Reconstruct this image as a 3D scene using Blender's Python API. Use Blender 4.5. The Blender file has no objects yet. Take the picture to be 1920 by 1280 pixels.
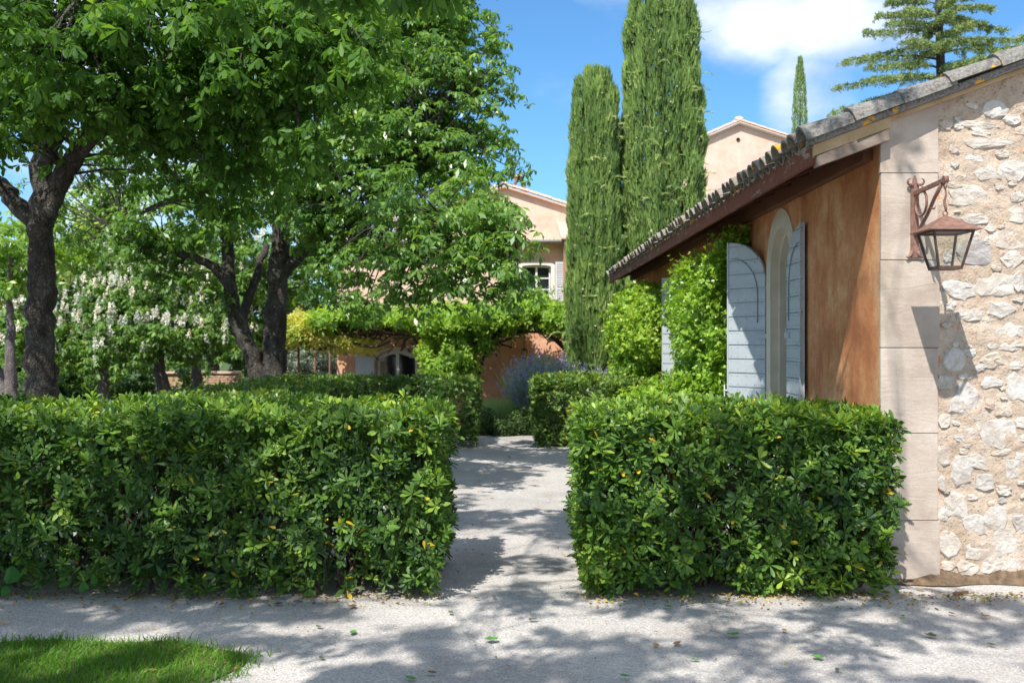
import bpy, bmesh, math, random
import numpy as np
from mathutils import Vector
from mathutils.geometry import tessellate_polygon

R = math.radians
scene = bpy.context.scene
COL = scene.collection

# ------------------------------------------------------------------ camera
CAM_Z, F = 1.7, 1867.0
cam_data = bpy.data.cameras.new('camera')
cam_data.sensor_width = 36.0
cam_data.lens = 35.0
cam_data.clip_start = 0.05
cam_data.clip_end = 1500.0
cam_data.dof.use_dof = True
cam_data.dof.focus_distance = 7.2
cam_data.dof.aperture_fstop = 3.2
cam = bpy.data.objects.new('camera', cam_data)
COL.objects.link(cam)
cam.location = (0, 0, CAM_Z)
cam.rotation_euler = (R(90), 0, 0)
scene.camera = cam

# ------------------------------------------------------------------ light
SUN_TO = Vector((-0.305, -0.715, 1.0)).normalized()      # direction towards the sun
SUN_EL = math.asin(SUN_TO.z)
SUN_AZ = math.atan2(SUN_TO.x, SUN_TO.y)                  # clockwise from +Y
sl = bpy.data.lights.new('sun', 'SUN')
sl.energy = 3.45
sl.angle = R(0.53)
sl.color = (1.0, 0.955, 0.88)
so = bpy.data.objects.new('sun', sl)
COL.objects.link(so)
so.rotation_euler = SUN_TO.to_track_quat('Z', 'Y').to_euler()
so.location = (0, 0, 30)

scene.view_settings.view_transform = 'Standard'
scene.view_settings.look = 'None'
scene.view_settings.exposure = 1.0
scene.view_settings.gamma = 1.0
scene.view_settings.use_curve_mapping = False

world = bpy.data.worlds.new('World')
scene.world = world
world.use_nodes = True
wn, wl = world.node_tree.nodes, world.node_tree.links
for n in list(wn):
    wn.remove(n)
w_out = wn.new('ShaderNodeOutputWorld')
w_bg = wn.new('ShaderNodeBackground')
w_bg.inputs['Strength'].default_value = 0.14
sky = wn.new('ShaderNodeTexSky')
sky.sky_type = 'NISHITA'
sky.sun_disc = False
sky.sun_elevation = SUN_EL
sky.sun_rotation = SUN_AZ
sky.air_density = 1.0
sky.dust_density = 0.6
sky.ozone_density = 2.2
tc = wn.new('ShaderNodeTexCoord')
nrm = wn.new('ShaderNodeVectorMath'); nrm.operation = 'NORMALIZE'
wl.new(tc.outputs['Generated'], nrm.inputs[0])
def wmath(op, a, b=None, c=None):
    n = wn.new('ShaderNodeMath'); n.operation = op
    for i, v in enumerate((a, b, c)):
        if v is None: continue
        if isinstance(v, (int, float)): n.inputs[i].default_value = v
        else: wl.new(v, n.inputs[i])
    return n.outputs[0]
mask = None
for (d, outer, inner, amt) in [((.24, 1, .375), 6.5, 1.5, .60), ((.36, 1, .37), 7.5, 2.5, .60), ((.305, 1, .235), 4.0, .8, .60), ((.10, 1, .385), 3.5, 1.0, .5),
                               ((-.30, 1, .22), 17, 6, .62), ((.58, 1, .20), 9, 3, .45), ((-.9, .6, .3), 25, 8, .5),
                               ((.8, -.6, .35), 44, 12, .8), ((-.4, -1, .4), 40, 12, .8), ((.2, .15, 1), 44, 14, .8), ((-1, .2, .8), 34, 10, .8), ((1, .1, .7), 34, 10, .8)]:  # cloud banks out of view, overhead and behind, added to lift the shadow fill
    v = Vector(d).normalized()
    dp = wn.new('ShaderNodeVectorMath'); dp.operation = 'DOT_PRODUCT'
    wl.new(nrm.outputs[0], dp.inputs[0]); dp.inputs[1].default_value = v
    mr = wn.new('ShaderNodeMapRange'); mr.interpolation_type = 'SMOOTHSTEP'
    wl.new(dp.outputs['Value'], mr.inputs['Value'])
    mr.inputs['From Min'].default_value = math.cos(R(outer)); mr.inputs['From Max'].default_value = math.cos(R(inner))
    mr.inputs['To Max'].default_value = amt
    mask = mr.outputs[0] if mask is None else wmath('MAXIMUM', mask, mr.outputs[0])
mp = wn.new('ShaderNodeMapping'); mp.inputs['Scale'].default_value = (1, 1, 1.9)
wl.new(nrm.outputs[0], mp.inputs['Vector'])
nz = wn.new('ShaderNodeTexNoise'); nz.inputs['Scale'].default_value = 4.6; nz.inputs['Detail'].default_value = 9
nz.inputs['Roughness'].default_value = .56
wl.new(mp.outputs[0], nz.inputs['Vector'])
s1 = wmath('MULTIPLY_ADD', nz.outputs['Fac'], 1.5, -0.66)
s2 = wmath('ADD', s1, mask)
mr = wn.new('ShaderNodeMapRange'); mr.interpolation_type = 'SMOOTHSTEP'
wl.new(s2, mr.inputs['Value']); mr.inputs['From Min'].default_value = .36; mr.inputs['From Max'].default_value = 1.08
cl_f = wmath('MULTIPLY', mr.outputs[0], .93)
nz2 = wn.new('ShaderNodeTexNoise'); nz2.inputs['Scale'].default_value = 9; nz2.inputs['Detail'].default_value = 5
wl.new(mp.outputs[0], nz2.inputs['Vector'])
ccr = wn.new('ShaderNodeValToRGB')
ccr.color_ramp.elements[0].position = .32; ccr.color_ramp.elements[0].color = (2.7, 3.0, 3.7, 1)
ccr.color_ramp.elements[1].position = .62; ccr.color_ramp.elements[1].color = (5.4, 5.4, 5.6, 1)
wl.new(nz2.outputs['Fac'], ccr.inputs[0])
skm = wn.new('ShaderNodeMix'); skm.data_type = 'RGBA'; skm.blend_type = 'MULTIPLY'
skm.inputs['Factor'].default_value = 1
wl.new(sky.outputs[0], skm.inputs['A']); skm.inputs['B'].default_value = (0.335, 0.555, 0.70, 1)
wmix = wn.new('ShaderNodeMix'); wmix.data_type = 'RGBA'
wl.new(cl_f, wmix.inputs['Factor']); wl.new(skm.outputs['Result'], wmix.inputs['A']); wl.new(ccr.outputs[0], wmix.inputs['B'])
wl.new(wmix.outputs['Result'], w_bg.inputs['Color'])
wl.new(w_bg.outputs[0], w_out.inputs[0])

# ------------------------------------------------------------------ helpers
def PX(px, y):                 # world x of a photo column at distance y
    return (px - 960.0) / F * y
def PZ(py, y):                 # world z of a photo row at distance y
    return CAM_Z + (640.0 - py) / F * y
def W(px, py, y):
    return np.array((PX(px, y), y, PZ(py, y)))
def GY(py):                    # distance of flat ground seen at a photo row
    return F * CAM_Z / (py - 640.0)

def gz(x, y):                  # terrain height
    t = np.clip((np.asarray(y, float) - 19.0) / 7.0, 0, 1)
    return -1.0 * t * t * (3 - 2 * t) + 0 * np.asarray(x, float)

def link(o, parent=None):
    COL.objects.link(o)
    if parent is not None: o.parent = parent
    return o

def tag(o, label=None, cat=None, group=None, kind=None):
    if label: o['label'] = label
    if cat: o['category'] = cat
    if group: o['group'] = group
    if kind: o['kind'] = kind
    return o

def thing(name, label, cat, loc=(0, 0, 0), group=None):
    o = bpy.data.objects.new(name, None)
    o.empty_display_size = .2
    o.location = loc
    COL.objects.link(o)
    return tag(o, label, cat, group)

def raw_mesh(name, V, Fc, tint=None, mat=None, smooth=False):
    """V (n,3); Fc (m,k) array with k = 3 or 4"""
    V = np.asarray(V, np.float32); Fc = np.asarray(Fc, np.int32)
    me = bpy.data.meshes.new(name)
    k = Fc.shape[1]
    me.vertices.add(len(V)); me.vertices.foreach_set('co', V.ravel())
    me.loops.add(Fc.size); me.loops.foreach_set('vertex_index', Fc.ravel())
    me.polygons.add(len(Fc))
    me.polygons.foreach_set('loop_start', np.arange(0, Fc.size, k, dtype=np.int32))
    if smooth: me.polygons.foreach_set('use_smooth', np.ones(len(Fc), bool))
    me.update(calc_edges=True)
    if tint is not None:
        a = me.attributes.new('tint', 'FLOAT', 'POINT')
        a.data.foreach_set('value', np.asarray(tint, np.float32))
    if mat: me.materials.append(mat)
    return me

def mobj(name, me, parent=None, loc=None):
    o = bpy.data.objects.new(name, me)
    link(o, parent)
    if loc is not None: o.location = loc
    elif parent is not None: o.location = -Vector(parent.matrix_basis.translation) if parent.parent is None else (0, 0, 0)
    return o
# parts are modelled in world coordinates; mobj() subtracts the thing's own base.

class MB:
    """collects polygons for one mesh object"""
    def __init__(s): s.v = []; s.f = []; s.sm = []
    def add(s, verts, faces, smooth=False):
        b = len(s.v)
        s.v += [tuple(map(float, q)) for q in verts]
        s.f += [tuple(b + i for i in f) for f in faces]
        s.sm += [smooth] * len(faces)
        return s
    def box(s, x0, x1, y0, y1, z0, z1):
        v = [(x0, y0, z0), (x1, y0, z0), (x1, y1, z0), (x0, y1, z0), (x0, y0, z1), (x1, y0, z1), (x1, y1, z1), (x0, y1, z1)]
        return s.add(v, [(0, 3, 2, 1), (4, 5, 6, 7), (0, 1, 5, 4), (1, 2, 6, 5), (2, 3, 7, 6), (3, 0, 4, 7)])
    def hexa(s, p):            # eight corner points ordered like box
        return s.add(p, [(0, 3, 2, 1), (4, 5, 6, 7), (0, 1, 5, 4), (1, 2, 6, 5), (2, 3, 7, 6), (3, 0, 4, 7)])
    def tube(s, pts, rad, n=8, caps=True, smooth=True):
        v, f = tube_arrays(pts, rad, n)
        s.add(v, [tuple(q) for q in f], smooth)
        if caps:
            m = len(pts)
            s.add([v[i] for i in range(n)], [tuple(range(n))][::-1])
            s.add([v[(m - 1) * n + i] for i in range(n)], [tuple(range(n))])
        return s
    def bar(s, a, b, w, h, up=(0, 0, 1)):
        a, b, up = Vector(a), Vector(b), Vector(up)
        d = (b - a).normalized(); sd = d.cross(up).normalized(); u = sd.cross(d).normalized()
        q = []
        for zz in (-1, 1):
            for (e, ss) in ((a, -1), (a, 1), (b, 1), (b, -1)):
                q.append(e + sd * (ss * w / 2) + u * (zz * h / 2))
        return s.hexa(q)
    def ball(s, c, r, n=8, m=6, sc=(1, 1, 1)):
        v = []
        for j in range(m + 1):
            t = math.pi * j / m
            for i in range(n):
                a = 2 * math.pi * i / n
                v.append((c[0] + r * sc[0] * math.sin(t) * math.cos(a), c[1] + r * sc[1] * math.sin(t) * math.sin(a), c[2] + r * sc[2] * math.cos(t)))
        f = []
        for j in range(m):
            for i in range(n):
                f.append((j * n + i, (j + 1) * n + i, (j + 1) * n + (i + 1) % n, j * n + (i + 1) % n))
        return s.add(v, f, True)
    def build(s, name, mat, parent=None, bevel=0, loc=None):
        me = bpy.data.meshes.new(name)
        me.from_pydata(s.v, [], s.f)
        me.polygons.foreach_set('use_smooth', s.sm)
        me.update()
        if mat: me.materials.append(mat)
        bm = bmesh.new(); bm.from_mesh(me)
        bmesh.ops.remove_doubles(bm, verts=bm.verts, dist=1e-5)
        bmesh.ops.recalc_face_normals(bm, faces=bm.faces)
        if bevel:
            bmesh.ops.bevel(bm, geom=bm.edges[:], offset=bevel, segments=1, affect='EDGES', clamp_overlap=True)
        bm.to_mesh(me); bm.free()
        return mobj(name, me, parent, loc)

def tube_arrays(pts, rad, n=8):
    P = np.asarray([tuple(q) for q in pts], float)
    m = len(P)
    rad = np.broadcast_to(np.asarray(rad, float), (m,))
    T = np.gradient(P, axis=0); T /= (np.linalg.norm(T, axis=1, keepdims=True) + 1e-9)
    up = np.array((0, 0, 1.0)) if abs(T[0][2]) < .9 else np.array((1.0, 0, 0))
    V = np.zeros((m, n, 3))
    a = np.arange(n) * 2 * math.pi / n
    u = np.cross(up, T[0]); u /= np.linalg.norm(u)
    for i in range(m):
        u = u - T[i] * np.dot(u, T[i]); u /= (np.linalg.norm(u) + 1e-9)
        w = np.cross(T[i], u)
        V[i] = P[i] + rad[i] * (np.cos(a)[:, None] * u + np.sin(a)[:, None] * w)
    idx = np.arange(m * n).reshape(m, n)
    f = np.stack([idx[:-1], np.roll(idx, -1, 1)[:-1], np.roll(idx, -1, 1)[1:], idx[1:]], -1).reshape(-1, 4)
    return V.reshape(-1, 3), f

def panel(outer, holes, t, mp, tri_back=True):
    """flat wall with holes; mp(u, v, d) gives the world point; d = 0 front, d = t back"""
    m = MB()
    loops = [outer] + list(holes)
    allp = [q for lp in loops for q in lp]
    tris = tessellate_polygon([[Vector((q[0], q[1], 0)) for q in lp] for lp in loops])
    m.add([mp(u, v, 0) for u, v in allp], [tuple(q) for q in tris])
    if tri_back: m.add([mp(u, v, t) for u, v in allp], [tuple(q)[::-1] for q in tris])
    for lp in loops:
        n = len(lp)
        m.add([mp(u, v, 0) for u, v in lp] + [mp(u, v, t) for u, v in lp], [(i, (i + 1) % n, n + (i + 1) % n, n + i) for i in range(n)])
    return m

def arch(u0, u1, v0, vs, rise, n=14):
    """outline of an opening: jambs to vs, then an elliptical arch"""
    c, w = (u0 + u1) / 2, (u1 - u0) / 2
    pts = [(u0, v0), (u1, v0)]
    for i in range(n + 1):
        a = math.pi * i / n
        pts.append((c + w * math.cos(a), vs + rise * math.sin(a)))
    return pts

# ------------------------------------------------------------------ materials
def mat_new(name):
    m = bpy.data.materials.new(name); m.use_nodes = True
    nt = m.node_tree
    for n in list(nt.nodes): nt.nodes.remove(n)
    out = nt.nodes.new('ShaderNodeOutputMaterial')
    return m, nt, out
def noise(nt, vec, scale, detail=4, rough=.55, dist=0, stretch=None):
    n = nt.nodes.new('ShaderNodeTexNoise')
    n.inputs['Scale'].default_value = scale; n.inputs['Detail'].default_value = detail
    n.inputs['Roughness'].default_value = rough; n.inputs['Distortion'].default_value = dist
    if stretch:
        mp_ = nt.nodes.new('ShaderNodeMapping'); mp_.inputs['Scale'].default_value = stretch
        nt.links.new(vec, mp_.inputs['Vector']); vec = mp_.outputs[0]
    nt.links.new(vec, n.inputs['Vector'])
    return n.outputs['Fac']
def ramp(nt, fac, stops):
    r = nt.nodes.new('ShaderNodeValToRGB')
    el = r.color_ramp.elements
    while len(el) < len(stops): el.new(.5)
    for e, (p, c) in zip(el, stops):
        e.position = p; e.color = (*c, 1) if len(c) == 3 else c
    nt.links.new(fac, r.inputs[0])
    return r.outputs[0]
def mixc(nt, f, a, b, mode='MIX'):
    n = nt.nodes.new('ShaderNodeMix'); n.data_type = 'RGBA'; n.blend_type = mode
    for s_, v in (('Factor', f), ('A', a), ('B', b)):
        if isinstance(v, (int, float)): n.inputs[s_].default_value = v
        elif isinstance(v, tuple): n.inputs[s_].default_value = (*v, 1) if len(v) == 3 else v
        else: nt.links.new(v, n.inputs[s_])
    return n.outputs['Result']
def mth(nt, op, a, b=None, clamp=False):
    n = nt.nodes.new('ShaderNodeMath'); n.operation = op; n.use_clamp = clamp
    for i, v in enumerate((a, b)):
        if v is None: continue
        if isinstance(v, (int, float)): n.inputs[i].default_value = v
        else: nt.links.new(v, n.inputs[i])
    return n.outputs[0]
def pos(nt):
    g = nt.nodes.new('ShaderNodeNewGeometry'); return g.outputs['Position']
def bump(nt, h, strength=.5, dist=.01):
    b = nt.nodes.new('ShaderNodeBump'); b.inputs['Strength'].default_value = strength; b.inputs['Distance'].default_value = dist
    nt.links.new(h, b.inputs['Height']); return b.outputs[0]
def principled(nt, out, col, rough=.8, nrm_=None, spec=.3, metal=0):
    p = nt.nodes.new('ShaderNodeBsdfPrincipled')
    if isinstance(col, tuple): p.inputs['Base Color'].default_value = (*col, 1)
    else: nt.links.new(col, p.inputs['Base Color'])
    if isinstance(rough, (int, float)): p.inputs['Roughness'].default_value = rough
    else: nt.links.new(rough, p.inputs['Roughness'])
    p.inputs['Specular IOR Level'].default_value = spec
    p.inputs['Metallic'].default_value = metal
    if nrm_ is not None: nt.links.new(nrm_, p.inputs['Normal'])
    nt.links.new(p.outputs[0], out.inputs[0])
    return p

def leaf_mat(name, stops, trans=.35, rough=.42, spec=.5, tcol=None, nscale=1.2):
    m, nt, out = mat_new(name)
    a = nt.nodes.new('ShaderNodeAttribute'); a.attribute_name = 'tint'
    col = ramp(nt, a.outputs['Fac'], stops)
    p0 = pos(nt)
    big = noise(nt, p0, nscale, 2)
    col = mixc(nt, 1.0, col, ramp(nt, big, [(.3, (.78, .84, .8)), (.7, (1.18, 1.12, 1.0))]), 'MULTIPLY')
    p = principled(nt, out, col, rough, None, spec)
    tr = nt.nodes.new('ShaderNodeBsdfTranslucent')
    tcc = mixc(nt, 1.0, col, tcol or (1.9, 1.75, .6), 'MULTIPLY')
    nt.links.new(tcc, tr.inputs['Color'])
    mx = nt.nodes.new('ShaderNodeMixShader'); mx.inputs[0].default_value = trans
    nt.links.new(p.outputs[0], mx.inputs[1]); nt.links.new(tr.outputs[0], mx.inputs[2])
    nt.links.new(mx.outputs[0], out.inputs[0])
    return m

M = {}
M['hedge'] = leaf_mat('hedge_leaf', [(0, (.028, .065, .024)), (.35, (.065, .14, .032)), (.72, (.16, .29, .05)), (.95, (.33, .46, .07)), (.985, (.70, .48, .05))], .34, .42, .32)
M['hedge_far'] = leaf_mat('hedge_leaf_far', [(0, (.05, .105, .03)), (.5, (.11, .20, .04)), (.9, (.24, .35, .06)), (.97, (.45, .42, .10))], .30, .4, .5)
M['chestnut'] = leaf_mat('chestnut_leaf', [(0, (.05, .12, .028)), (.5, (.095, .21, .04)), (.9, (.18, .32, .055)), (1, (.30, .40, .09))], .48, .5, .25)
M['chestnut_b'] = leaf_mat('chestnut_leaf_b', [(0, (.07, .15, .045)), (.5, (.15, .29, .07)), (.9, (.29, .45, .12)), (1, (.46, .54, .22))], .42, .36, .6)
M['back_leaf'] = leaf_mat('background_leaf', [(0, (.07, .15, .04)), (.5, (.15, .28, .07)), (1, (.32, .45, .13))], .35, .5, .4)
M['olive'] = leaf_mat('silver_leaf', [(0, (.16, .20, .15)), (1, (.42, .46, .38))], .2, .6, .3, (1.1, 1.1, .9))
M['wisteria'] = leaf_mat('wisteria_leaf', [(0, (.15, .28, .04)), (.5, (.27, .43, .06)), (.9, (.40, .54, .10)), (1, (.58, .56, .20))], .42, .45, .4)
M['wist_gold'] = leaf_mat('wisteria_leaf_gold', [(0, (.42, .46, .10)), (1, (.72, .66, .30))], .42, .45, .4)
M['jasmine'] = leaf_mat('jasmine_leaf', [(0, (.12, .25, .035)), (.5, (.25, .42, .05)), (.9, (.42, .56, .09)), (1, (.60, .66, .22))], .35, .35, .5)
M['cypress'] = leaf_mat('cypress_sprig', [(0, (.08, .14, .05)), (.5, (.20, .32, .09)), (.9, (.34, .48, .15)), (1, (.56, .60, .32))], .22, .6, .3, (1.4, 1.3, .6), 2.5)
M['cedar'] = leaf_mat('cedar_needle', [(0, (.16, .24, .10)), (.5, (.28, .38, .14)), (1, (.42, .50, .20))], .2, .6, .3, (1.3, 1.2, .7))
M['box'] = leaf_mat('box_leaf', [(0, (.03, .07, .02)), (1, (.11, .19, .05))], .2, .45, .4)
M['lavender'] = leaf_mat('lavender_leaf', [(0, (.20, .30, .16)), (1, (.42, .56, .30))], .3, .6, .3)
M['purple'] = leaf_mat('purple_flower', [(0, (.24, .19, .55)), (1, (.55, .50, .85))], .3, .7, .2, (1, 1, 1))
M['blossom'] = leaf_mat('blossom', [(0, (.84, .79, .76)), (1, (.92, .91, .88))], .3, .7, .2, (1, 1, .9))
M['grass'] = leaf_mat('grass_blade', [(0, (.055, .15, .015)), (.5, (.10, .25, .022)), (.9, (.19, .34, .05)), (.97, (.42, .38, .16))], .35, .5, .3)
M['litter'] = leaf_mat('dry_leaf', [(0, (.16, .09, .04)), (.5, (.35, .20, .06)), (.8, (.55, .40, .08)), (1, (.15, .22, .05))], .15, .7, .2)

def simple(name, c1, c2, scale=6, rough=.8, bscale=None, bstr=.3, bdist=.004, stretch=None, spec=.3, metal=0, detail=5):
    m, nt, out = mat_new(name); p0 = pos(nt)
    n1 = noise(nt, p0, scale, detail, .6, 0, stretch)
    col = ramp(nt, n1, [(.32, c1), (.68, c2)])
    nb = noise(nt, p0, bscale or scale * 6, 5, .6, 0, stretch)
    principled(nt, out, col, rough, bump(nt, nb, bstr, bdist), spec, metal)
    return m

# bark
def bark(name, c1, c2, c3):
    m, nt, out = mat_new(name); p0 = pos(nt)
    n1 = noise(nt, p0, 9, 6, .65, .4, (1, 1, .45))
    v = nt.nodes.new('ShaderNodeTexVoronoi'); v.feature = 'DISTANCE_TO_EDGE'; v.inputs['Scale'].default_value = 34
    mp_ = nt.nodes.new('ShaderNodeMapping'); mp_.inputs['Scale'].default_value = (1, 1, .5)
    nz_ = nt.nodes.new('ShaderNodeTexNoise'); nz_.inputs['Scale'].default_value = 12
    nt.links.new(p0, nz_.inputs['Vector'])
    add = nt.nodes.new('ShaderNodeVectorMath'); add.operation = 'MULTIPLY_ADD'
    nt.links.new(nz_.outputs['Color'], add.inputs[0]); add.inputs[1].default_value = (.1, .1, .1)
    nt.links.new(p0, add.inputs[2]); nt.links.new(add.outputs[0], mp_.inputs['Vector']); nt.links.new(mp_.outputs[0], v.inputs['Vector'])
    crack = ramp(nt, v.outputs['Distance'], [(0, (0, 0, 0)), (.16, (1, 1, 1))])
    col = ramp(nt, n1, [(.3, c1), (.5, c2), (.7, c3)])
    col = mixc(nt, 1.0, col, mixc(nt, crack, (.68, .66, .64), (1.08, 1.08, 1.08)), 'MULTIPLY')
    big = noise(nt, p0, 2.2, 3)
    col = mixc(nt, ramp(nt, big, [(.5, (0, 0, 0)), (.72, (.6, .6, .6))]), col, (.13, .135, .12))
    h = mth(nt, 'MULTIPLY_ADD', crack, .5); nt.links.new(n1, h.node.inputs[2])
    principled(nt, out, col, .9, bump(nt, h, .9, .03), .2)
    return m
M['bark'] = bark('chestnut_bark', (.03, .026, .022), (.075, .064, .054), (.15, .135, .12))
M['bark_back'] = bark('pale_bark', (.12, .10, .10), (.2, .17, .165), (.30, .26, .25))
M['twig'] = simple('twig', (.07, .05, .035), (.16, .12, .09), 20, .9)
M['vine'] = simple('vine_wood', (.03, .022, .018), (.09, .065, .05), 20, .9)

# gravel
m, nt, out = mat_new('gravel'); p0 = pos(nt)
v1 = nt.nodes.new('ShaderNodeTexVoronoi'); v1.inputs['Scale'].default_value = 120; nt.links.new(p0, v1.inputs['Vector'])
v2 = nt.nodes.new('ShaderNodeTexVoronoi'); v2.inputs['Scale'].default_value = 40; nt.links.new(p0, v2.inputs['Vector'])
sep = nt.nodes.new('ShaderNodeSeparateColor'); nt.links.new(v1.outputs['Color'], sep.inputs[0])
g1 = ramp(nt, sep.outputs[0], [(0, (.32, .30, .285)), (.35, (.41, .388, .37)), (.75, (.49, .465, .445)), (1, (.58, .555, .53))])
big = noise(nt, p0, 1.1, 5, .6)
g2 = mixc(nt, 1.0, g1, ramp(nt, big, [(.32, (.80, .775, .755)), (.5, (.97, .96, .95)), (.68, (1.10, 1.09, 1.06))]), 'MULTIPLY')
fl = noise(nt, p0, 9, 3, .7)
g3 = mixc(nt, ramp(nt, fl, [(.60, (0, 0, 0)), (.74, (.45, .45, .45))]), g2, (.36, .32, .27))
hh = mth(nt, 'ADD', mth(nt, 'MULTIPLY', v1.outputs['Distance'], -1.0), mth(nt, 'MULTIPLY', v2.outputs['Distance'], -.5))
hh2 = mth(nt, 'ADD', hh, mth(nt, 'MULTIPLY', big, .6))
principled(nt, out, g3, .92, bump(nt, hh2, .6, .006), .25)
M['gravel'] = m
M['soil'] = simple('garden_soil', (.05, .04, .028), (.12, .095, .06), 8, .95, 60, .8, .02)

M['meadow'] = simple('meadow', (.04, .07, .02), (.08, .12, .04), 1.5, .95, 20, .6, .05)
# plasters
def plaster(name, a, b, c, stain, streak=2.0, bd=.004):
    m, nt, out = mat_new(name); p0 = pos(nt)
    n1 = noise(nt, p0, 2.1, 8, .70, .15)
    n2 = noise(nt, p0, streak * 1.6, 6, .68, .1, (1, 1, .30))
    n3 = noise(nt, p0, 40, 4, .6)
    col = ramp(nt, n1, [(.36, a), (.5, b), (.62, c)])
    col = mixc(nt, ramp(nt, n2, [(.50, (0, 0, 0)), (.68, (.75, .75, .75))]), col, stain)
    col = mixc(nt, 1.0, col, ramp(nt, n3, [(.3, (.9, .9, .9)), (.7, (1.08, 1.08, 1.08))]), 'MULTIPLY')
    h = mth(nt, 'ADD', n3, mth(nt, 'MULTIPLY', noise(nt, p0, 9, 4), 2.0))
    principled(nt, out, col, .9, bump(nt, h, .45, bd), .2)
    return m
M['ochre'] = plaster('ochre_plaster', (.44, .17, .075), (.58, .25, .11), (.68, .37, .19), (.36, .11, .055), 2.2)
M['pink'] = plaster('pink_plaster', (.62, .40, .30), (.67, .47, .37), (.70, .53, .43), (.66, .50, .41), 1.2)
M['pink_low'] = plaster('rose_plaster', (.56, .29, .18), (.62, .34, .21), (.66, .39, .26), (.50, .24, .15), 1.2)
M['mortar'] = None
m, nt, out = mat_new('wall_mortar'); p0 = pos(nt)
n1 = noise(nt, p0, 3.0, 6, .65, .5); n2 = noise(nt, p0, 55, 5, .7); n3 = noise(nt, p0, 16, 4, .6)
col = ramp(nt, n1, [(.28, (.43, .32, .235)), (.5, (.54, .43, .335)), (.70, (.62, .52, .43))])
col = mixc(nt, ramp(nt, n2, [(.57, (0, 0, 0)), (.66, (.85, .85, .85))]), col, (.22, .145, .09))
col = mixc(nt, ramp(nt, n3, [(.62, (0, 0, 0)), (.70, (.7, .7, .7))]), col, (.60, .28, .15))
principled(nt, out, col, .95, bump(nt, mth(nt, 'ADD', n2, mth(nt, 'MULTIPLY', n3, 1.6)), .9, .014), .15)
M['mortar'] = m
m, nt, out = mat_new('rubble_stone'); p0 = pos(nt)
n1 = noise(nt, p0, 7, 7, .68, .5); n2 = noise(nt, p0, 34, 5, .7, .6)
oi = nt.nodes.new('ShaderNodeObjectInfo')
c0 = ramp(nt, n1, [(.28, (.36, .30, .25)), (.45, (.50, .455, .41)), (.6, (.62, .59, .55)), (.8, (.70, .68, .65))])
c1 = ramp(nt, oi.outputs['Random'], [(0, (.70, .70, .74)), (.10, (.95, .94, .94)), (.3, (1, .99, .98)), (.75, (1.03, .98, .93)), (1, (.96, .86, .76))])
c2 = mixc(nt, 1.0, c0, c1, 'MULTIPLY')
c2 = mixc(nt, ramp(nt, n2, [(.60, (0, 0, 0)), (.72, (.7, .7, .7))]), c2, (.38, .27, .19))
principled(nt, out, c2, .9, bump(nt, mth(nt, 'ADD', n1, mth(nt, 'MULTIPLY', n2, .6)), .9, .02), .2)
M['stone'] = m
m, nt, out = mat_new('quoin_stone'); p0 = pos(nt)
n1 = noise(nt, p0, 2.6, 5, .6, .4); n2 = noise(nt, p0, 60, 4, .7); n3 = noise(nt, p0, 7, 4, .6, 1.2, (.4, 1, 1.6))
oi = nt.nodes.new('ShaderNodeObjectInfo')
c0 = ramp(nt, n1, [(.3, (.36, .29, .245)), (.5, (.46, .39, .335)), (.7, (.55, .48, .42))])
c0 = mixc(nt, ramp(nt, noise(nt, p0, 6, 6, .7, .3), [(.52, (0, 0, 0)), (.72, (.55, .55, .55))]), c0, (.34, .28, .23))
c0 = mixc(nt, 1.0, c0, ramp(nt, oi.outputs['Random'], [(0, (.93, .9, .86)), (1, (1.06, 1.05, 1.04))]), 'MULTIPLY')
principled(nt, out, c0, .88, bump(nt, mth(nt, 'ADD', n2, mth(nt, 'MULTIPLY', n3, 2)), .5, .006), .2)
M['quoin'] = m
M['surround'] = simple('pale_limestone', (.56, .49, .38), (.68, .61, .50), 4, .85, 40, .3)
M['surround_white'] = simple('white_limestone', (.66, .62, .56), (.76, .73, .68), 4, .85, 40, .3)

# clay tiles, lichen
def tile_mat(name, c1, c2, grey, amt, orange=.72):
    m, nt, out = mat_new(name); p0 = pos(nt)
    oi = nt.nodes.new('ShaderNodeObjectInfo')
    n1 = noise(nt, p0, 12, 6, .65, .3); n2 = noise(nt, p0, 45, 5, .7); n3 = noise(nt, p0, 5.0, 4, .6); n4 = noise(nt, p0, 70, 3, .6)
    col = ramp(nt, n1, [(.3, c1), (.7, c2)])
    col = mixc(nt, ramp(nt, n2, [(.40, (0, 0, 0)), (.56, (amt, amt, amt))]), col, grey)
    col = mixc(nt, ramp(nt, n4, [(.63, (0, 0, 0)), (.68, (.6, .6, .6))]), col, (.5, .5, .46))
    sh = mth(nt, 'ADD', n3, mth(nt, 'MULTIPLY', oi.outputs['Random'], .16))
    col = mixc(nt, ramp(nt, sh, [(orange, (0, 0, 0)), (orange + .03, (.95, .95, .95))]), col, (.72, .36, .03))
    principled(nt, out, col, .92, bump(nt, mth(nt, 'ADD', n1, n2), .7, .012), .2)
    return m
M['tile'] = tile_mat('weathered_tile', (.14, .11, .09), (.30, .24, .19), (.30, .285, .25), .75)
M['verge'] = tile_mat('verge_tile', (.09, .075, .065), (.20, .17, .15), (.27, .27, .25), .75, .72)
M['tile_pink'] = tile_mat('pink_tile', (.48, .25, .16), (.66, .42, .30), (.70, .60, .50), .7, .95)

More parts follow.
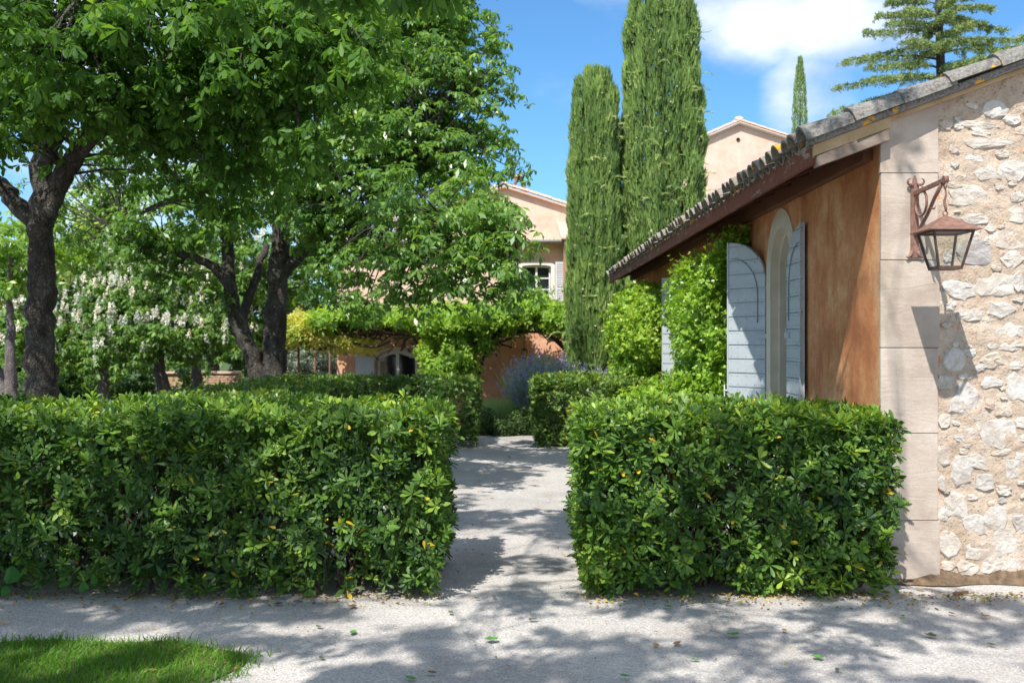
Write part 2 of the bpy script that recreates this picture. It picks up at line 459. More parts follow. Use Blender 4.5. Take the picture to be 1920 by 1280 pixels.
# timbers and metals
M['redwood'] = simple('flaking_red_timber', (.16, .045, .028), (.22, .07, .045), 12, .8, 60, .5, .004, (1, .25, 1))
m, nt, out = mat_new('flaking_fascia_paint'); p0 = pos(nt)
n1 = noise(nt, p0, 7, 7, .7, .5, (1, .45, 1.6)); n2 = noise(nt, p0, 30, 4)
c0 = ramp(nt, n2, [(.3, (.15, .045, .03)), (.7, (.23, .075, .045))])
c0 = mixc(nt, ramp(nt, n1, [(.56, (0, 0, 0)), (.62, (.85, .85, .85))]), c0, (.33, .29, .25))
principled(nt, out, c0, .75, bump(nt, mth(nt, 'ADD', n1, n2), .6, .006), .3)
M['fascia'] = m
M['beam'] = simple('brown_beam', (.13, .05, .025), (.21, .09, .05), 6, .8, 50, .4, .004, (1, .2, 1))
M['greywood'] = simple('grey_timber', (.14, .105, .085), (.27, .21, .17), 14, .85, 60, .5, .004, (.4, 1, 1))
M['cream'] = simple('cream_mortar', (.36, .24, .13), (.50, .36, .21), 8, .9, 60, .6, .006)
M['shutter'] = simple('pale_blue_paint', (.40, .44, .465), (.47, .51, .535), 3, .55, 50, .12, .002, (1, 1, 3), .4)
M['shutter_far'] = simple('grey_blue_paint', (.50, .53, .58), (.60, .62, .66), 3, .6, 40, .1)
M['white_paint'] = simple('white_window_paint', (.66, .66, .64), (.75, .75, .73), 5, .5, 40, .1)
M['iron_rust'] = simple('rusty_brown_iron', (.17, .085, .065), (.30, .165, .125), 25, .65, 90, .5, .003, None, .5, .25)
M['iron_dark'] = simple('dark_lantern_iron', (.06, .03, .028), (.13, .075, .06), 25, .55, 90, .3, .002, None, .5, .3)
M['iron_post'] = simple('rust_painted_post', (.12, .05, .04), (.2, .09, .07), 10, .7, 50, .2)
M['nail'] = simple('nail_head', (.22, .27, .30), (.30, .36, .40), 20, .6)
M['dark'] = simple('dark_interior', (.012, .012, .013), (.03, .028, .026), 3, .9)
M['curtain'] = simple('curtain_cloth', (.35, .26, .18), (.48, .38, .28), 5, .9)
M['brick'] = simple('old_brick', (.40, .24, .15), (.56, .40, .28), 10, .92, 40, .5, .01)
M['gutter'] = simple('zinc_gutter', (.20, .19, .19), (.30, .29, .28), 6, .5, 30, .1)
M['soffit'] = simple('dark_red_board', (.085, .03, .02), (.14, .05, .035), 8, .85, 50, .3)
m, nt, out = mat_new('lantern_glass')
p = principled(nt, out, (.93, .96, .92), .04, None, .5)
p.inputs['Transmission Weight'].default_value = 1.0; p.inputs['IOR'].default_value = 1.02
tb = nt.nodes.new('ShaderNodeBsdfTransparent'); tb.inputs['Color'].default_value = (.92, .94, .9, 1)
gl = nt.nodes.new('ShaderNodeBsdfGlossy'); gl.inputs['Roughness'].default_value = .05
mx = nt.nodes.new('ShaderNodeMixShader'); mx.inputs[0].default_value = .10
nt.links.new(tb.outputs[0], mx.inputs[1]); nt.links.new(gl.outputs[0], mx.inputs[2]); nt.links.new(mx.outputs[0], out.inputs[0])
M['glass'] = m
m, nt, out = mat_new('window_glass'); principled(nt, out, (.012, .014, .015), .05, None, .6); M['pane'] = m

# ------------------------------------------------------------------ foliage tools
def leaf_geo(az, el, L, wd, wide=.5, droop=.15, fold=.12, base=0.0, two=True):
    """one leaf around the local Z axis: azimuth, elevation, length, width; returns verts, quads"""
    d = np.array((math.cos(az) * math.cos(el), math.sin(az) * math.cos(el), math.sin(el)))
    s = np.array((-math.sin(az), math.cos(az), 0.0))
    n = np.cross(d, s); n = n if n[2] >= 0 else -n
    b = d * base
    mid = b + d * L * wide - n * fold * wd
    l = b + d * L * wide + s * wd / 2; r = b + d * L * wide - s * wd / 2
    t = b + d * L - n * droop * L
    if two == 'spat':
        mm = b + d * L * .70 - n * fold * wd
        q = lambda f_, w_: b + d * L * f_ + s * wd * w_ - n * droop * L * f_ * f_
        return np.array([b, mm, q(.68, .5), q(.68, -.5), q(.95, .24), q(.95, -.24), t]), [(0, 1, 4, 2), (0, 3, 5, 1), (1, 5, 6, 4)]
    if two == 'round':
        a1, a2, a3 = b + d * L * .36 - n * fold * wd * .3, b + d * L * .76 - n * (droop * L * .4), b + d * L * .965 - n * droop * L * .9
        return np.array([b, mid, t, a1 + s * wd * .30, a2 + s * wd * .5, a3 + s * wd * .24, a1 - s * wd * .30, a2 - s * wd * .5, a3 - s * wd * .24]), [(0, 1, 4, 3), (1, 2, 5, 4), (0, 6, 7, 1), (1, 7, 8, 2)]
    if two:
        return np.array([b, mid, t, l, r]), [(0, 1, 2, 3), (0, 4, 2, 1)]
    return np.array([b, r, t, l]), [(0, 1, 2, 3)]

def rosette(leaves):
    V, Fq, T = [], [], []
    k = 0
    for v, f, t in leaves:
        V.append(v); Fq += [tuple(k + i for i in q) for q in f]; T += [t] * len(v); k += len(v)
    return np.concatenate(V), np.array(Fq), np.array(T)

def tpl_whorl(rg, n=8, L=.075, wd=.03, wide=.62, e0=20, e1=65, two=True):
    out_ = []
    for i in range(n):
        az = 2 * math.pi * i / n * 1.618 * 2 + rg.normal(0, .2)
        el = R(rg.uniform(e0, e1))
        out_.append((*leaf_geo(az, el, L * rg.uniform(.65, 1.1), wd * rg.uniform(.8, 1.15), wide, rg.uniform(.0, .3), .15, .004, two), rg.normal(0, .10)))
    return rosette(out_)

def tpl_palm(rg, n=6, L=.15, wd=.062, e0=-50, e1=-15, two=True):
    """compound leaf of a horse chestnut: leaflets hanging from one point"""
    out_ = []
    t0 = 0
    for i in range(n):
        az = R(-140 + 280 * i / (n - 1)) + rg.normal(0, .08)
        mid = 1 - abs(i - (n - 1) / 2) / (n - 1) * .9
        out_.append((*leaf_geo(az, R(rg.uniform(e0, e1)), L * mid * rg.uniform(.9, 1.1), wd * (.5 + .5 * mid), .63, rg.uniform(.05, .35), .2, .006, two), rg.normal(0, .05)))
    return rosette(out_)

def tpl_pinnate(rg, pairs=4, L=.055, wd=.026, two=False):
    out_ = []
    for i in range(pairs):
        for s in (-1, 1):
            v, f = leaf_geo(s * R(65) + rg.normal(0, .15), R(rg.uniform(-35, 10)), L * rg.uniform(.8, 1.15), wd, .45, .15, .1, 0, two)
            v = v + np.array((.035 * i, 0, -.006 * i * i))
            out_.append((v, f, rg.normal(0, .08)))
    v, f = leaf_geo(0, R(-25), L, wd, .45, .15, .1, 0, two); v = v + np.array((.035 * pairs, 0, -.006 * pairs * pairs))
    out_.append((v, f, 0))
    return rosette(out_)

def norm(a): return a / (np.linalg.norm(a, axis=-1, keepdims=True) + 1e-9)

def scatter(rg, P, A, S, tpls, tint):
    """copies of random templates at P with local Z along A; returns verts, quads, tint"""
    P = np.asarray(P, float); n = len(P)
    A = norm(np.asarray(A, float)); S = np.broadcast_to(np.asarray(S, float), (n,)); tint = np.broadcast_to(tint, (n,))
    r = norm(rg.normal(size=(n, 3)))
    U = norm(np.cross(A, r)); Vv = np.cross(A, U)
    which = rg.integers(0, len(tpls), n)
    VV, FF, TT = [], [], []; base = 0
    for k, (tv, tf, tt) in enumerate(tpls):
        idx = np.where(which == k)[0]
        if not len(idx): continue
        v = (tv[None, :, 0:1] * U[idx][:, None] + tv[None, :, 1:2] * Vv[idx][:, None] + tv[None, :, 2:3] * A[idx][:, None]) * S[idx][:, None, None] + P[idx][:, None]
        f = tf[None] + (base + np.arange(len(idx)) * len(tv))[:, None, None]
        VV.append(v.reshape(-1, 3)); FF.append(f.reshape(-1, tf.shape[1])); TT.append((tint[idx][:, None] + tt[None]).ravel())
        base += len(idx) * len(tv)
    return np.concatenate(VV), np.concatenate(FF), np.clip(np.concatenate(TT), 0, 1)

def join(parts):
    V, Fq, T = [], [], []; b = 0
    for v, f, t in parts:
        V.append(v); Fq.append(f + b); T.append(t); b += len(v)
    return np.concatenate(V), np.concatenate(Fq), np.concatenate(T)

def foliage(name, data, mat, parent, kind='stuff'):
    v, f, t = data
    o = mobj(name, raw_mesh(name, v, f, t, mat), parent)
    if kind: o['kind'] = kind
    return o

def tubes_obj(name, lst, mat, parent, n=6, kind=None):
    V, Fq = [], []; b = 0
    for pts, rad in lst:
        v, f = tube_arrays(pts, rad, n)
        V.append(v); Fq.append(f + b); b += len(v)
    o = mobj(name, raw_mesh(name, np.concatenate(V), np.concatenate(Fq), None, mat, True), parent)
    if kind: o['kind'] = kind
    return o

def sph(rg, n): return norm(rg.normal(size=(n, 3)))

def vnoise(P, s, seed=0):
    """cheap smooth pseudo noise in -1..1"""
    P = np.asarray(P) * s
    a = np.sin(P[..., 0] * 1.7 + P[..., 1] * .9 + seed) + np.sin(P[..., 1] * 1.3 - P[..., 2] * 1.9 + seed * 2.1) + np.sin(P[..., 2] * 1.5 + P[..., 0] * 1.1 + seed * 3.7)
    b = np.sin(P[..., 0] * 3.9 - P[..., 2] * 2.7 + seed * 1.3) + np.sin(P[..., 1] * 4.3 + P[..., 0] * 2.2 + seed * .7)
    return (a + .6 * b) / 3.6

# ------------------------------------------------------------------ ground
xs = np.concatenate([np.linspace(-400, -12, 20), np.linspace(-11.5, 11.5, 140), np.linspace(12, 400, 20)])
ys = np.concatenate([np.linspace(-60, 0, 12), np.linspace(.4, 32, 190), np.linspace(34, 700, 24)])
X, Y = np.meshgrid(xs, ys)
Z = gz(X, Y) + np.where((np.abs(X) < 11.5) & (Y > 0) & (Y < 32), .008 * vnoise(np.stack([X, Y, 0 * X], -1), 2.0, 1), 0)
idx = np.arange(X.size).reshape(X.shape)
Fg = np.stack([idx[:-1, :-1], idx[:-1, 1:], idx[1:, 1:], idx[1:, :-1]], -1).reshape(-1, 4)
g = mobj('ground', raw_mesh('ground', np.stack([X, Y, Z], -1).reshape(-1, 3), Fg, None, M['gravel'], True))
tag(g, 'pale gravel ground dappled with tree shade', kind='structure')

# loose gravel grains in the foreground and path, real little stones
rg = np.random.default_rng(5)
n = 8000
py_ = 4.2 + 6.5 * rg.random(n) ** 1.5
px_ = (rg.random(n) * 2 - 1) * (py_ * .54)
gz_ = gz(px_, py_) + .008 * vnoise(np.stack([px_, py_, 0 * px_], -1), 2.0, 1)
st = []
for k in range(4):
    v = np.array([(-1, -1, 0), (1, -1, 0), (1, 1, 0), (-1, 1, 0), (-.5, -.5, 1), (.6, -.4, 1), (.5, .6, .9), (-.6, .5, 1)]) * rg.uniform(.6, 1.1, (8, 3)) * np.array((.0045, .0045, .004))
    f = np.array([(4, 5, 6, 7), (0, 1, 5, 4), (1, 2, 6, 5), (2, 3, 7, 6), (3, 0, 4, 7)])
    st.append((v, f, np.zeros(8)))
A = np.tile((0, 0, 1.0), (n, 1)) + rg.normal(0, .15, (n, 3))
gd = scatter(rg, np.stack([px_, py_, gz_ - .001], -1), A, rg.uniform(.4, 1.2, n), st, rg.random(n))
m, nt, out = mat_new('gravel_grain')
a_ = nt.nodes.new('ShaderNodeAttribute'); a_.attribute_name = 'tint'
principled(nt, out, ramp(nt, a_.outputs['Fac'], [(0, (.32, .29, .27)), (.4, (.48, .45, .42)), (.9, (.60, .57, .53))]), .9)
o = foliage('gravel_stones', gd, m, None); tag(o, 'loose pale gravel stones on the path', kind='stuff')

# garden soil under the trees and beds (sheets a little above the gravel)
def sheet(name, x0, x1, y0, y1, mat, lift, label, nx=30, ny=40):
    X, Y = np.meshgrid(np.linspace(x0, x1, nx), np.linspace(y0, y1, ny))
    Z = gz(X, Y) + lift
    idx = np.arange(X.size).reshape(X.shape)
    Fq = np.stack([idx[:-1, :-1], idx[:-1, 1:], idx[1:, 1:], idx[1:, :-1]], -1).reshape(-1, 4)
    o = mobj(name, raw_mesh(name, np.stack([X, Y, Z], -1).reshape(-1, 3), Fq, None, mat, True))
    return tag(o, label, kind='structure')
sheet('garden_soil', -40, -4.3, 9.0, 60, M['soil'], .03, 'dark leafy soil under the chestnut trees', 40, 80)
sheet('far_meadow', -400, 400, 60.5, 690, M['meadow'], .04, 'dark grassy land beyond the garden', 6, 6)
sheet('side_meadow', 8.5, 120, 22, 60, M['meadow'], .04, 'grass behind the outbuilding', 6, 40)
sheet('left_meadow', -300, -40.2, 9, 60, M['meadow'], .04, 'grass left of the trees', 6, 40)
sheet('bed_soil', -4.2, 6.5, 18.3, 22.6, M['soil'], .03, 'dark bed soil between the far hedges and the house', 30, 40)

# lawn corner: blades on a soil-green sheet, bounded by a curve
def lawn_edge(x):              # far boundary y of the lawn
    t = np.clip((x + 2.9) / 1.55, 0, 1)
    return 5.63 - .30 * t ** 5 + .03 * np.sin(x * 9)
def in_lawn(x, y):
    return (y < lawn_edge(x) + .03 * np.sin(x * 31)) & (x < -1.32 - .42 * (5.35 - y) + .03 * np.sin(y * 14))
n = 42000
gx = rg.uniform(-4.2, -1.1, n); gy = rg.uniform(3.6, 5.75, n)
k = in_lawn(gx + np.abs(rg.normal(0, .05, n)) * rg.choice([-1, 1], n), gy + rg.normal(0, .035, n)); gx, gy = gx[k], gy[k]
blades = []
for q in range(4):
    L = .045; w = .0028; b = rg.uniform(-.02, .02, 2)
    v = np.array([(-w, 0, 0), (w, 0, 0), (w * .7 + b[0] * .5, b[1] * .5, L * .6), (-w * .7 + b[0] * .5, b[1] * .5, L * .6), (b[0] * 1.6, b[1] * 1.6, L)])
    f = np.array([(0, 1, 2, 3), (3, 2, 4, 4)])
    v = np.vstack([v, v[4] + (1e-4, 0, 0)]); f = np.array([(0, 1, 2, 3), (3, 2, 5, 4)])
    blades.append((v, f, np.array([-.15, -.15, 0, 0, .1, .1])))
A = np.stack([rg.normal(0, .28, len(gx)), rg.normal(0, .28, len(gx)), np.ones(len(gx))], -1)
P = np.stack([gx, gy, np.zeros(len(gx))], -1)
d = scatter(rg, P, A, rg.uniform(.6, 1.35, len(gx)), blades, .45 + .25 * vnoise(P, 3, 2) + rg.normal(0, .2, len(gx)))
o = foliage('lawn_grass', d, M['grass'], None); tag(o, 'short green grass at the corner of the lawn', kind='stuff')
ex = np.linspace(-4.3, -1.34, 40)
top = [(x, min(lawn_edge(x), 5.75)) for x in ex]
edge = [q for q in top if in_lawn(np.array(q[0] + .0), np.array(q[1] - .01))]
pts = edge + [(-1.34 - .42 * (5.35 - y), y) for y in np.linspace(5.2, 3.2, 12)] + [(-4.3, 3.2)]
mb = MB(); mb.add([(x, y, .006 + .004) for x, y in pts], [tuple(range(len(pts)))])
m2 = simple('lawn_earth', (.05, .07, .02), (.09, .10, .035), 14, .95, 70, .5)
tag(mb.build('lawn', m2), 'green lawn corner beside the gravel', kind='structure')

# ------------------------------------------------------------------ hedges
def hedge(label, boxes, dens, tpls, mat, seed, scale=1.0, stems=True, jitter=.05, stem_n=17, tint0=.35, depth=.3, group=None, leggy=.0, lv=4):
    rg = np.random.default_rng(seed)
    x0 = min(b[0] for b in boxes); y0 = min(b[2] for b in boxes)
    h = thing('hedge', label, 'hedge', (boxes[0][0] / 2 + boxes[0][1] / 2, (boxes[0][2] + boxes[0][3]) / 2, 0), group)
    parts = []
    for bi, (bx0, bx1, by0, by1, bz1, faces) in enumerate(boxes):
        r = .09
        for fc in faces:
            if fc in 'lr': area = (by1 - by0) * bz1
            elif fc in 'fb': area = (bx1 - bx0) * bz1
            else: area = (bx1 - bx0) * (by1 - by0)
            n = int(area * dens * (1.25 if fc == 't' else 1))
            u, v = rg.random(n), rg.random(n)
            dpt = depth * rg.random(n) ** 2.0
            if fc == 't':
                P = np.stack([bx0 + u * (bx1 - bx0), by0 + v * (by1 - by0), bz1 - dpt], -1); N = np.tile((0, 0, 1.0), (n, 1))
            elif fc == 'f':
                P = np.stack([bx0 + u * (bx1 - bx0), by0 + dpt, .04 + v * (bz1 - .04)], -1); N = np.tile((0, -1.0, 0), (n, 1))
            elif fc == 'b':
                P = np.stack([bx0 + u * (bx1 - bx0), by1 - dpt, .04 + v * (bz1 - .04)], -1); N = np.tile((0, 1.0, 0), (n, 1))
            elif fc == 'l':
                P = np.stack([bx0 + dpt, by0 + u * (by1 - by0), .04 + v * (bz1 - .04)], -1); N = np.tile((-1.0, 0, 0), (n, 1))
            else:
                P = np.stack([bx1 - dpt, by0 + u * (by1 - by0), .04 + v * (bz1 - .04)], -1); N = np.tile((1.0, 0, 0), (n, 1))
            # round the corners and swell the faces
            cx, cy = (bx0 + bx1) / 2, (by0 + by1) / 2
            sw = jitter * vnoise(P, 2.6, seed) + rg.normal(0, jitter * .35, n)
            P = P + N * sw[:, None]
            # the foot of the hedge is narrower and leggy
            low = np.clip(1 - P[:, 2] / .38, 0, 1)
            if fc != 't':
                P = P - N * (low * .10)[:, None]
                keep = rg.random(n) > low * leggy * (.6 + .8 * (vnoise(P, 3.2, seed + 4) > .05))
                P, N = P[keep], N[keep]
            for ax, (a0, a1) in ((0, (bx0, bx1)), (1, (by0, by1))):
                e = np.minimum(P[:, ax] - a0, a1 - P[:, ax])
                tt = np.clip(1 - e / r, 0, 1) * np.clip(1 - (bz1 - P[:, 2]) / r, 0, 1)
                P[:, 2] -= tt * r * .45
            A_ = norm(N * 1.0 + np.array((0, 0, .75 if fc != 't' else .3)) + rg.normal(0, .42, P.shape))
            keep = P[:, 2] > .015; P, A_ = P[keep], A_[keep]
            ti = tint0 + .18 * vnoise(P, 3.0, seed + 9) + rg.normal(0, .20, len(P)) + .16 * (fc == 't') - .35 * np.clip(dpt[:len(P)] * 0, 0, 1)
            sv, sf, stt = scatter(rg, P, A_, rg.uniform(.55, 1.3, len(P)) * scale, tpls, np.clip(ti, 0, .88))
            stt = np.minimum(stt, .94); nl = len(stt) // lv; yl = rg.random(nl) < .006; stt = np.where(np.repeat(yl, lv), .995, stt[:nl * lv])
            parts.append((sv, sf, stt))
            # stray shoots standing proud of the clipping
            if fc in 'tf':
                m_ = max(1, n // 110); q = rg.integers(0, len(P), m_)
                parts.append(scatter(rg, P[q] + N[q] * rg.uniform(.02, .07, (m_, 1)), A_[q] + np.array((0, 0, .8)), np.full(m_, 1.1 * scale), tpls, .72))
    foliage('foliage', join(parts), mat, h)
    if stems:
        tb = []
        for bi, (bx0, bx1, by0, by1, bz1, faces) in enumerate(boxes):
            for q in range(int(stem_n * (bx1 - bx0) * (by1 - by0)) + 3):
                a = np.array((rg.uniform(bx0 + .12, bx1 - .12), rg.uniform(by0 + .28, by1 - .16), -.02))
                for s in range(3):
                    c = a + np.array((rg.normal(0, .05), rg.normal(0, .05), 0)); pts = [c]
                    d_ = np.array((rg.normal(0, .35), rg.normal(0, .35), 1.0))
                    while pts[-1][2] < bz1 - .12 and len(pts) < 10:
                        d_ = d_ + rg.normal(0, .28, 3) * (1, 1, .2)
                        nx = pts[-1] + norm(d_) * .15
                        nx[0] = min(max(nx[0], bx0 + .05), bx1 - .05); nx[1] = min(max(nx[1], by0 + .14), by1 - .05)
                        pts.append(nx)
                    tb.append((pts, np.linspace(.010, .003, len(pts))))
        tubes_obj('stems', tb, M['twig'], h, 5, 'stuff')
    return h

rg = np.random.default_rng(11)
whorls = [tpl_whorl(rg, int(rg.integers(8, 12)), .088, .028, .60, -5, 62, 'spat') for _ in range(10)]
whorls_s = [tpl_whorl(rg, 6, .075, .032, .6, 5, 60, False) for _ in range(6)]
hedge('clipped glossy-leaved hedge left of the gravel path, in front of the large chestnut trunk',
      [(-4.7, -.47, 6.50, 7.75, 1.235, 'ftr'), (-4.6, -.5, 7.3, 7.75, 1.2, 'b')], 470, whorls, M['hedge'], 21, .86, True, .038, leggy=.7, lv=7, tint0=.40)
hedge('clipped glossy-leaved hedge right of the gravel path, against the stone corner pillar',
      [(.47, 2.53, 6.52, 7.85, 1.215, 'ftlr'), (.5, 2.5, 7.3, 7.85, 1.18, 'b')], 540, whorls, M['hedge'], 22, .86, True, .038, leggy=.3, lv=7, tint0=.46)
hedge('long far hedge left of the path, running back toward the house',
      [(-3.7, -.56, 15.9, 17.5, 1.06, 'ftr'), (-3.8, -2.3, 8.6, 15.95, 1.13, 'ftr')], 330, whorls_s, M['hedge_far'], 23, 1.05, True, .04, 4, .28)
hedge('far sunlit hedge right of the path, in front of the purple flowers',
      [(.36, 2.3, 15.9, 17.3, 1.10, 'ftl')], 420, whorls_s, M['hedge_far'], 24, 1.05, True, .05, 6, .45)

# ------------------------------------------------------------------ broadleaved trees
def crown_points(rg, lobes, per, flat=.75, clump=.42, cl_per=16):
    """leaf positions grouped into drooping sprays; lobes = (x,y,z,r[,weight])"""
    P, C, L0 = [], [], []
    for lb in lobes:
        c = np.array(lb[:3]); r = lb[3]; w = lb[4] if len(lb) > 4 else 1
        nc = max(3, int(per * r ** 2.2 * w))
        d = sph(rg, nc); rad = r * rg.random(nc) ** .38
        cc = c + d * rad[:, None] * np.array((1, 1, flat))
        # each clump: flattened cap
        k = int(cl_per)
        dd = sph(rg, nc * k).reshape(nc, k, 3)
        rr = clump * rg.uniform(.65, 1.3, (nc, 1, 1)) * rg.random((nc, k, 1)) ** .5
        off = dd * rr * np.array((1, 1, .42))
        off[..., 2] -= (off[..., 0] ** 2 + off[..., 1] ** 2) / (clump * 1.7)
        P.append((cc[:, None] + off).reshape(-1, 3)); C.append(cc); L0.append(np.repeat(d, k, 0))
    return np.concatenate(P), np.concatenate(C), np.concatenate(L0)

def limb(pts, r0, r1, rg, sub=6, wob=.03):
    pts = np.array(pts, float); out_ = []
    m_ = len(pts)
    for i in range(m_ - 1):
        p0, p1, p2, p3 = pts[max(i - 1, 0)], pts[i], pts[i + 1], pts[min(i + 2, m_ - 1)]
        for s in range(sub):
            t = s / sub
            out_.append(.5 * ((2 * p1) + (-p0 + p2) * t + (2 * p0 - 5 * p1 + 4 * p2 - p3) * t * t + (-p0 + 3 * p1 - 3 * p2 + p3) * t ** 3))
    out_.append(pts[-1])
    out_ = np.array(out_)
    out_[1:-1] += rg.normal(0, wob, out_[1:-1].shape) * np.array((1, 1, .4))
    t = np.linspace(0, 1, len(out_))
    return out_, (r0 * (1 - t) + r1 * t) * (1 + rg.normal(0, .03, len(out_)))

def trunk_mesh(pts, rad, seed, n=20):
    v, f = tube_arrays(pts, rad, n)
    c = np.repeat(np.array(pts, float), n, 0)
    dn = norm(v - c)
    v = v + dn * (.011 * vnoise(v, 3.0, seed) + .012 * vnoise(v, 9, seed + 2) + .006 * vnoise(v, 24, seed + 5))[:, None] * (np.repeat(np.asarray(rad), n) / .25)[:, None]
    return v, f

def tree(name, label, base, limbs, lobes, tpls, mats, seed, per=10, clump=.42, cl_per=16, size=1.0, tint0=.4, flat=.75, group=None, cat='tree', twig_r=.012, up=1.4, bk='bark', flowers=0, trunk_n=20, keep=None, twigs=True):
    rg = np.random.default_rng(seed)
    t = thing(name, label, cat, base, group)
    allp = []
    V, Fq = [], []; b = 0
    for i, (pts, r0, r1) in enumerate(limbs):
        p, r = limb(pts, r0, r1, rg, 7, .012 + .06 * min(r0, .25) * .4)
        if i == 0 or r0 > .12:
            if pts[0][2] < .5: r = r * (1 + .16 * np.exp(-np.arange(len(r)) / 2.5) * (pts[0][2] < .5))
        v, f = trunk_mesh(p, r, seed + i, trunk_n if r0 > .1 else 8)
        nm = 'trunk' if i == 0 else 'limb'
        mobj(nm, raw_mesh(nm, v, f, None, M[bk], True), t)
        allp.append(p)
    P, C, D = crown_points(rg, lobes, per, flat, clump, cl_per)
    if keep is not None:
        k = keep(P); P, D = P[k], D[k]
    n = len(P)
    A = norm(np.array((0, 0, up)) + D * .55 + rg.normal(0, .45, (n, 3)))
    ti = tint0 + .12 * vnoise(P, 1.3, seed) + rg.normal(0, .15, n)
    foliage('crown', scatter(rg, P, A, rg.uniform(.7, 1.25, n) * size, tpls, ti), mats, t)
    if twigs:
        Lp = np.concatenate(allp)
        tb = []
        for c in C[::1]:
            if keep is not None and not keep(c[None])[0]: continue
            # twig from a nearby limb point that lies lower or inward
            dd = np.linalg.norm(Lp - c, axis=1) + .8 * np.maximum(Lp[:, 2] - c[2], 0)
            a = Lp[np.argmin(dd)]
            L = np.linalg.norm(c - a)
            if L > 1.9: a = c + (a - c) / L * 1.0 ; L = 1.0
            mid1 = a + (c - a) * .35 + np.array((0, 0, .10 * L)) + rg.normal(0, .05 * L, 3)
            mid2 = a + (c - a) * .7 + np.array((0, 0, .08 * L)) + rg.normal(0, .05 * L, 3)
            tb.append(([a, mid1, mid2, c - np.array((0, 0, .05))], np.array((1.7, 1.2, .8, .35)) * twig_r * (.6 + .4 * min(L, 3))))
        tubes_obj('branches', tb, M['bark' if bk == 'bark' else bk], t, 5, 'stuff')
    if flowers:
        q = rg.random(len(C)) < flowers
        Cq = C[q]
        Pf, Sf = [], []
        for c in Cq:
            for _ in range(int(rg.integers(2, 4))):
                o_ = np.array((*rg.normal(0, clump * .6, 2), clump * .22 + rg.uniform(0, .12)))
                for z in np.linspace(0, .22, 9):
                    for kk in range(3):
                        Pf.append(c + o_ + np.array((*rg.normal(0, .042 * (1 - z / .26), 2), z)))
        Pf = np.array(Pf)
        fl = [tpl_whorl(rg, 3, .044, .046, .5, -20, 60, False) for _ in range(3)]
        foliage('blossom', scatter(rg, Pf, sph(rg, len(Pf)), 1.0, fl, rg.random(len(Pf))), M['blossom'], t)
    return t

rg = np.random.default_rng(3)
palms = [tpl_palm(rg, int(rg.integers(5, 8)), .18, .066, -55, -12, 'spat') for _ in range(7)]
palms_s = [tpl_palm(rg, 6, .19, .066, -55, -8, False) for _ in range(6)]
bunch = [tpl_whorl(rg, 6, .16, .08, .55, -35, 35, False) for _ in range(5)]

def LB(px, py, y, r, w=1): return (*W(px, py, y), r, w)

# large chestnut at the left, trunk in full view
yA = 12.0
limbsA = [
    ([W(82, 905, yA), W(80, 760, yA), W(74, 620, yA), W(78, 500, yA), W(78, 400, yA), W(84, 250, yA + .1), W(88, 100, yA + .2), W(70, -100, yA + .2), W(90, -350, yA)], .20, .075),
    ([W(80, 420, yA), W(118, 330, yA), W(165, 265, yA - .2), W(215, 220, yA - .5), W(300, 130, yA - .8), W(420, 60, yA - 1.2), W(560, 20, yA - 1.6)], .135, .04),
    ([W(78, 430, yA), W(30, 380, yA), W(-30, 320, yA + .1), W(-160, 240, yA), W(-330, 160, yA)], .125, .05),
    ([W(88, 300, yA), W(130, 180, yA - .6), W(160, 60, yA - 1.4), W(220, -60, yA - 2.2)], .09, .04),
    ([W(240, 195, yA - .5), W(330, 168, yA - .3), W(430, 165, yA), W(540, 200, yA + .2)], .05, .02),
    ([W(85, 60, yA), W(250, -120, yA + .6), W(420, -240, yA + 1)], .09, .04),
    ([W(75, -60, yA), W(-100, -200, yA), W(-300, -300, yA + 1)], .09, .04),
]
lobesA = [LB(-120, 90, 10.5, 1.5), LB(30, 60, 9.6, 1.0), LB(130, 40, 9.4, 1.1), LB(270, 60, 9.8, 1.2), LB(410, 60, 9.8, 1.2), LB(540, 60, 9.6, 1.0),
          LB(640, 70, 9.4, .7), LB(200, 170, 10.5, .8), LB(330, 200, 10.4, .9), LB(450, 200, 10.2, .9), LB(560, 190, 9.6, .7), LB(600, 130, 9.2, .7),
          LB(110, 170, 9.0, .45), LB(60, 200, 10.2, .5), LB(520, 290, 10, .5), LB(430, 300, 11, .7), LB(300, 300, 12.2, .7),
          LB(-20, 180, 10.5, .6), LB(560, 260, 9.6, .35), LB(660, 150, 9.4, .35), LB(470, 350, 10.8, .4),
          LB(100, -160, 11.6, 1.5, .6), LB(420, -140, 11, 1.3, .6), LB(-250, -100, 12, 1.6, .5), LB(-350, 150, 12, 1.4, .5)]
tree('chestnut_tree', 'large horse chestnut with thick grey trunk behind the left hedge', W(82, 905, yA), limbsA, lobesA, palms, M['chestnut'], 101,
     per=31, clump=.33, cl_per=14, size=.76, tint0=.33, flat=.85, twig_r=.011)

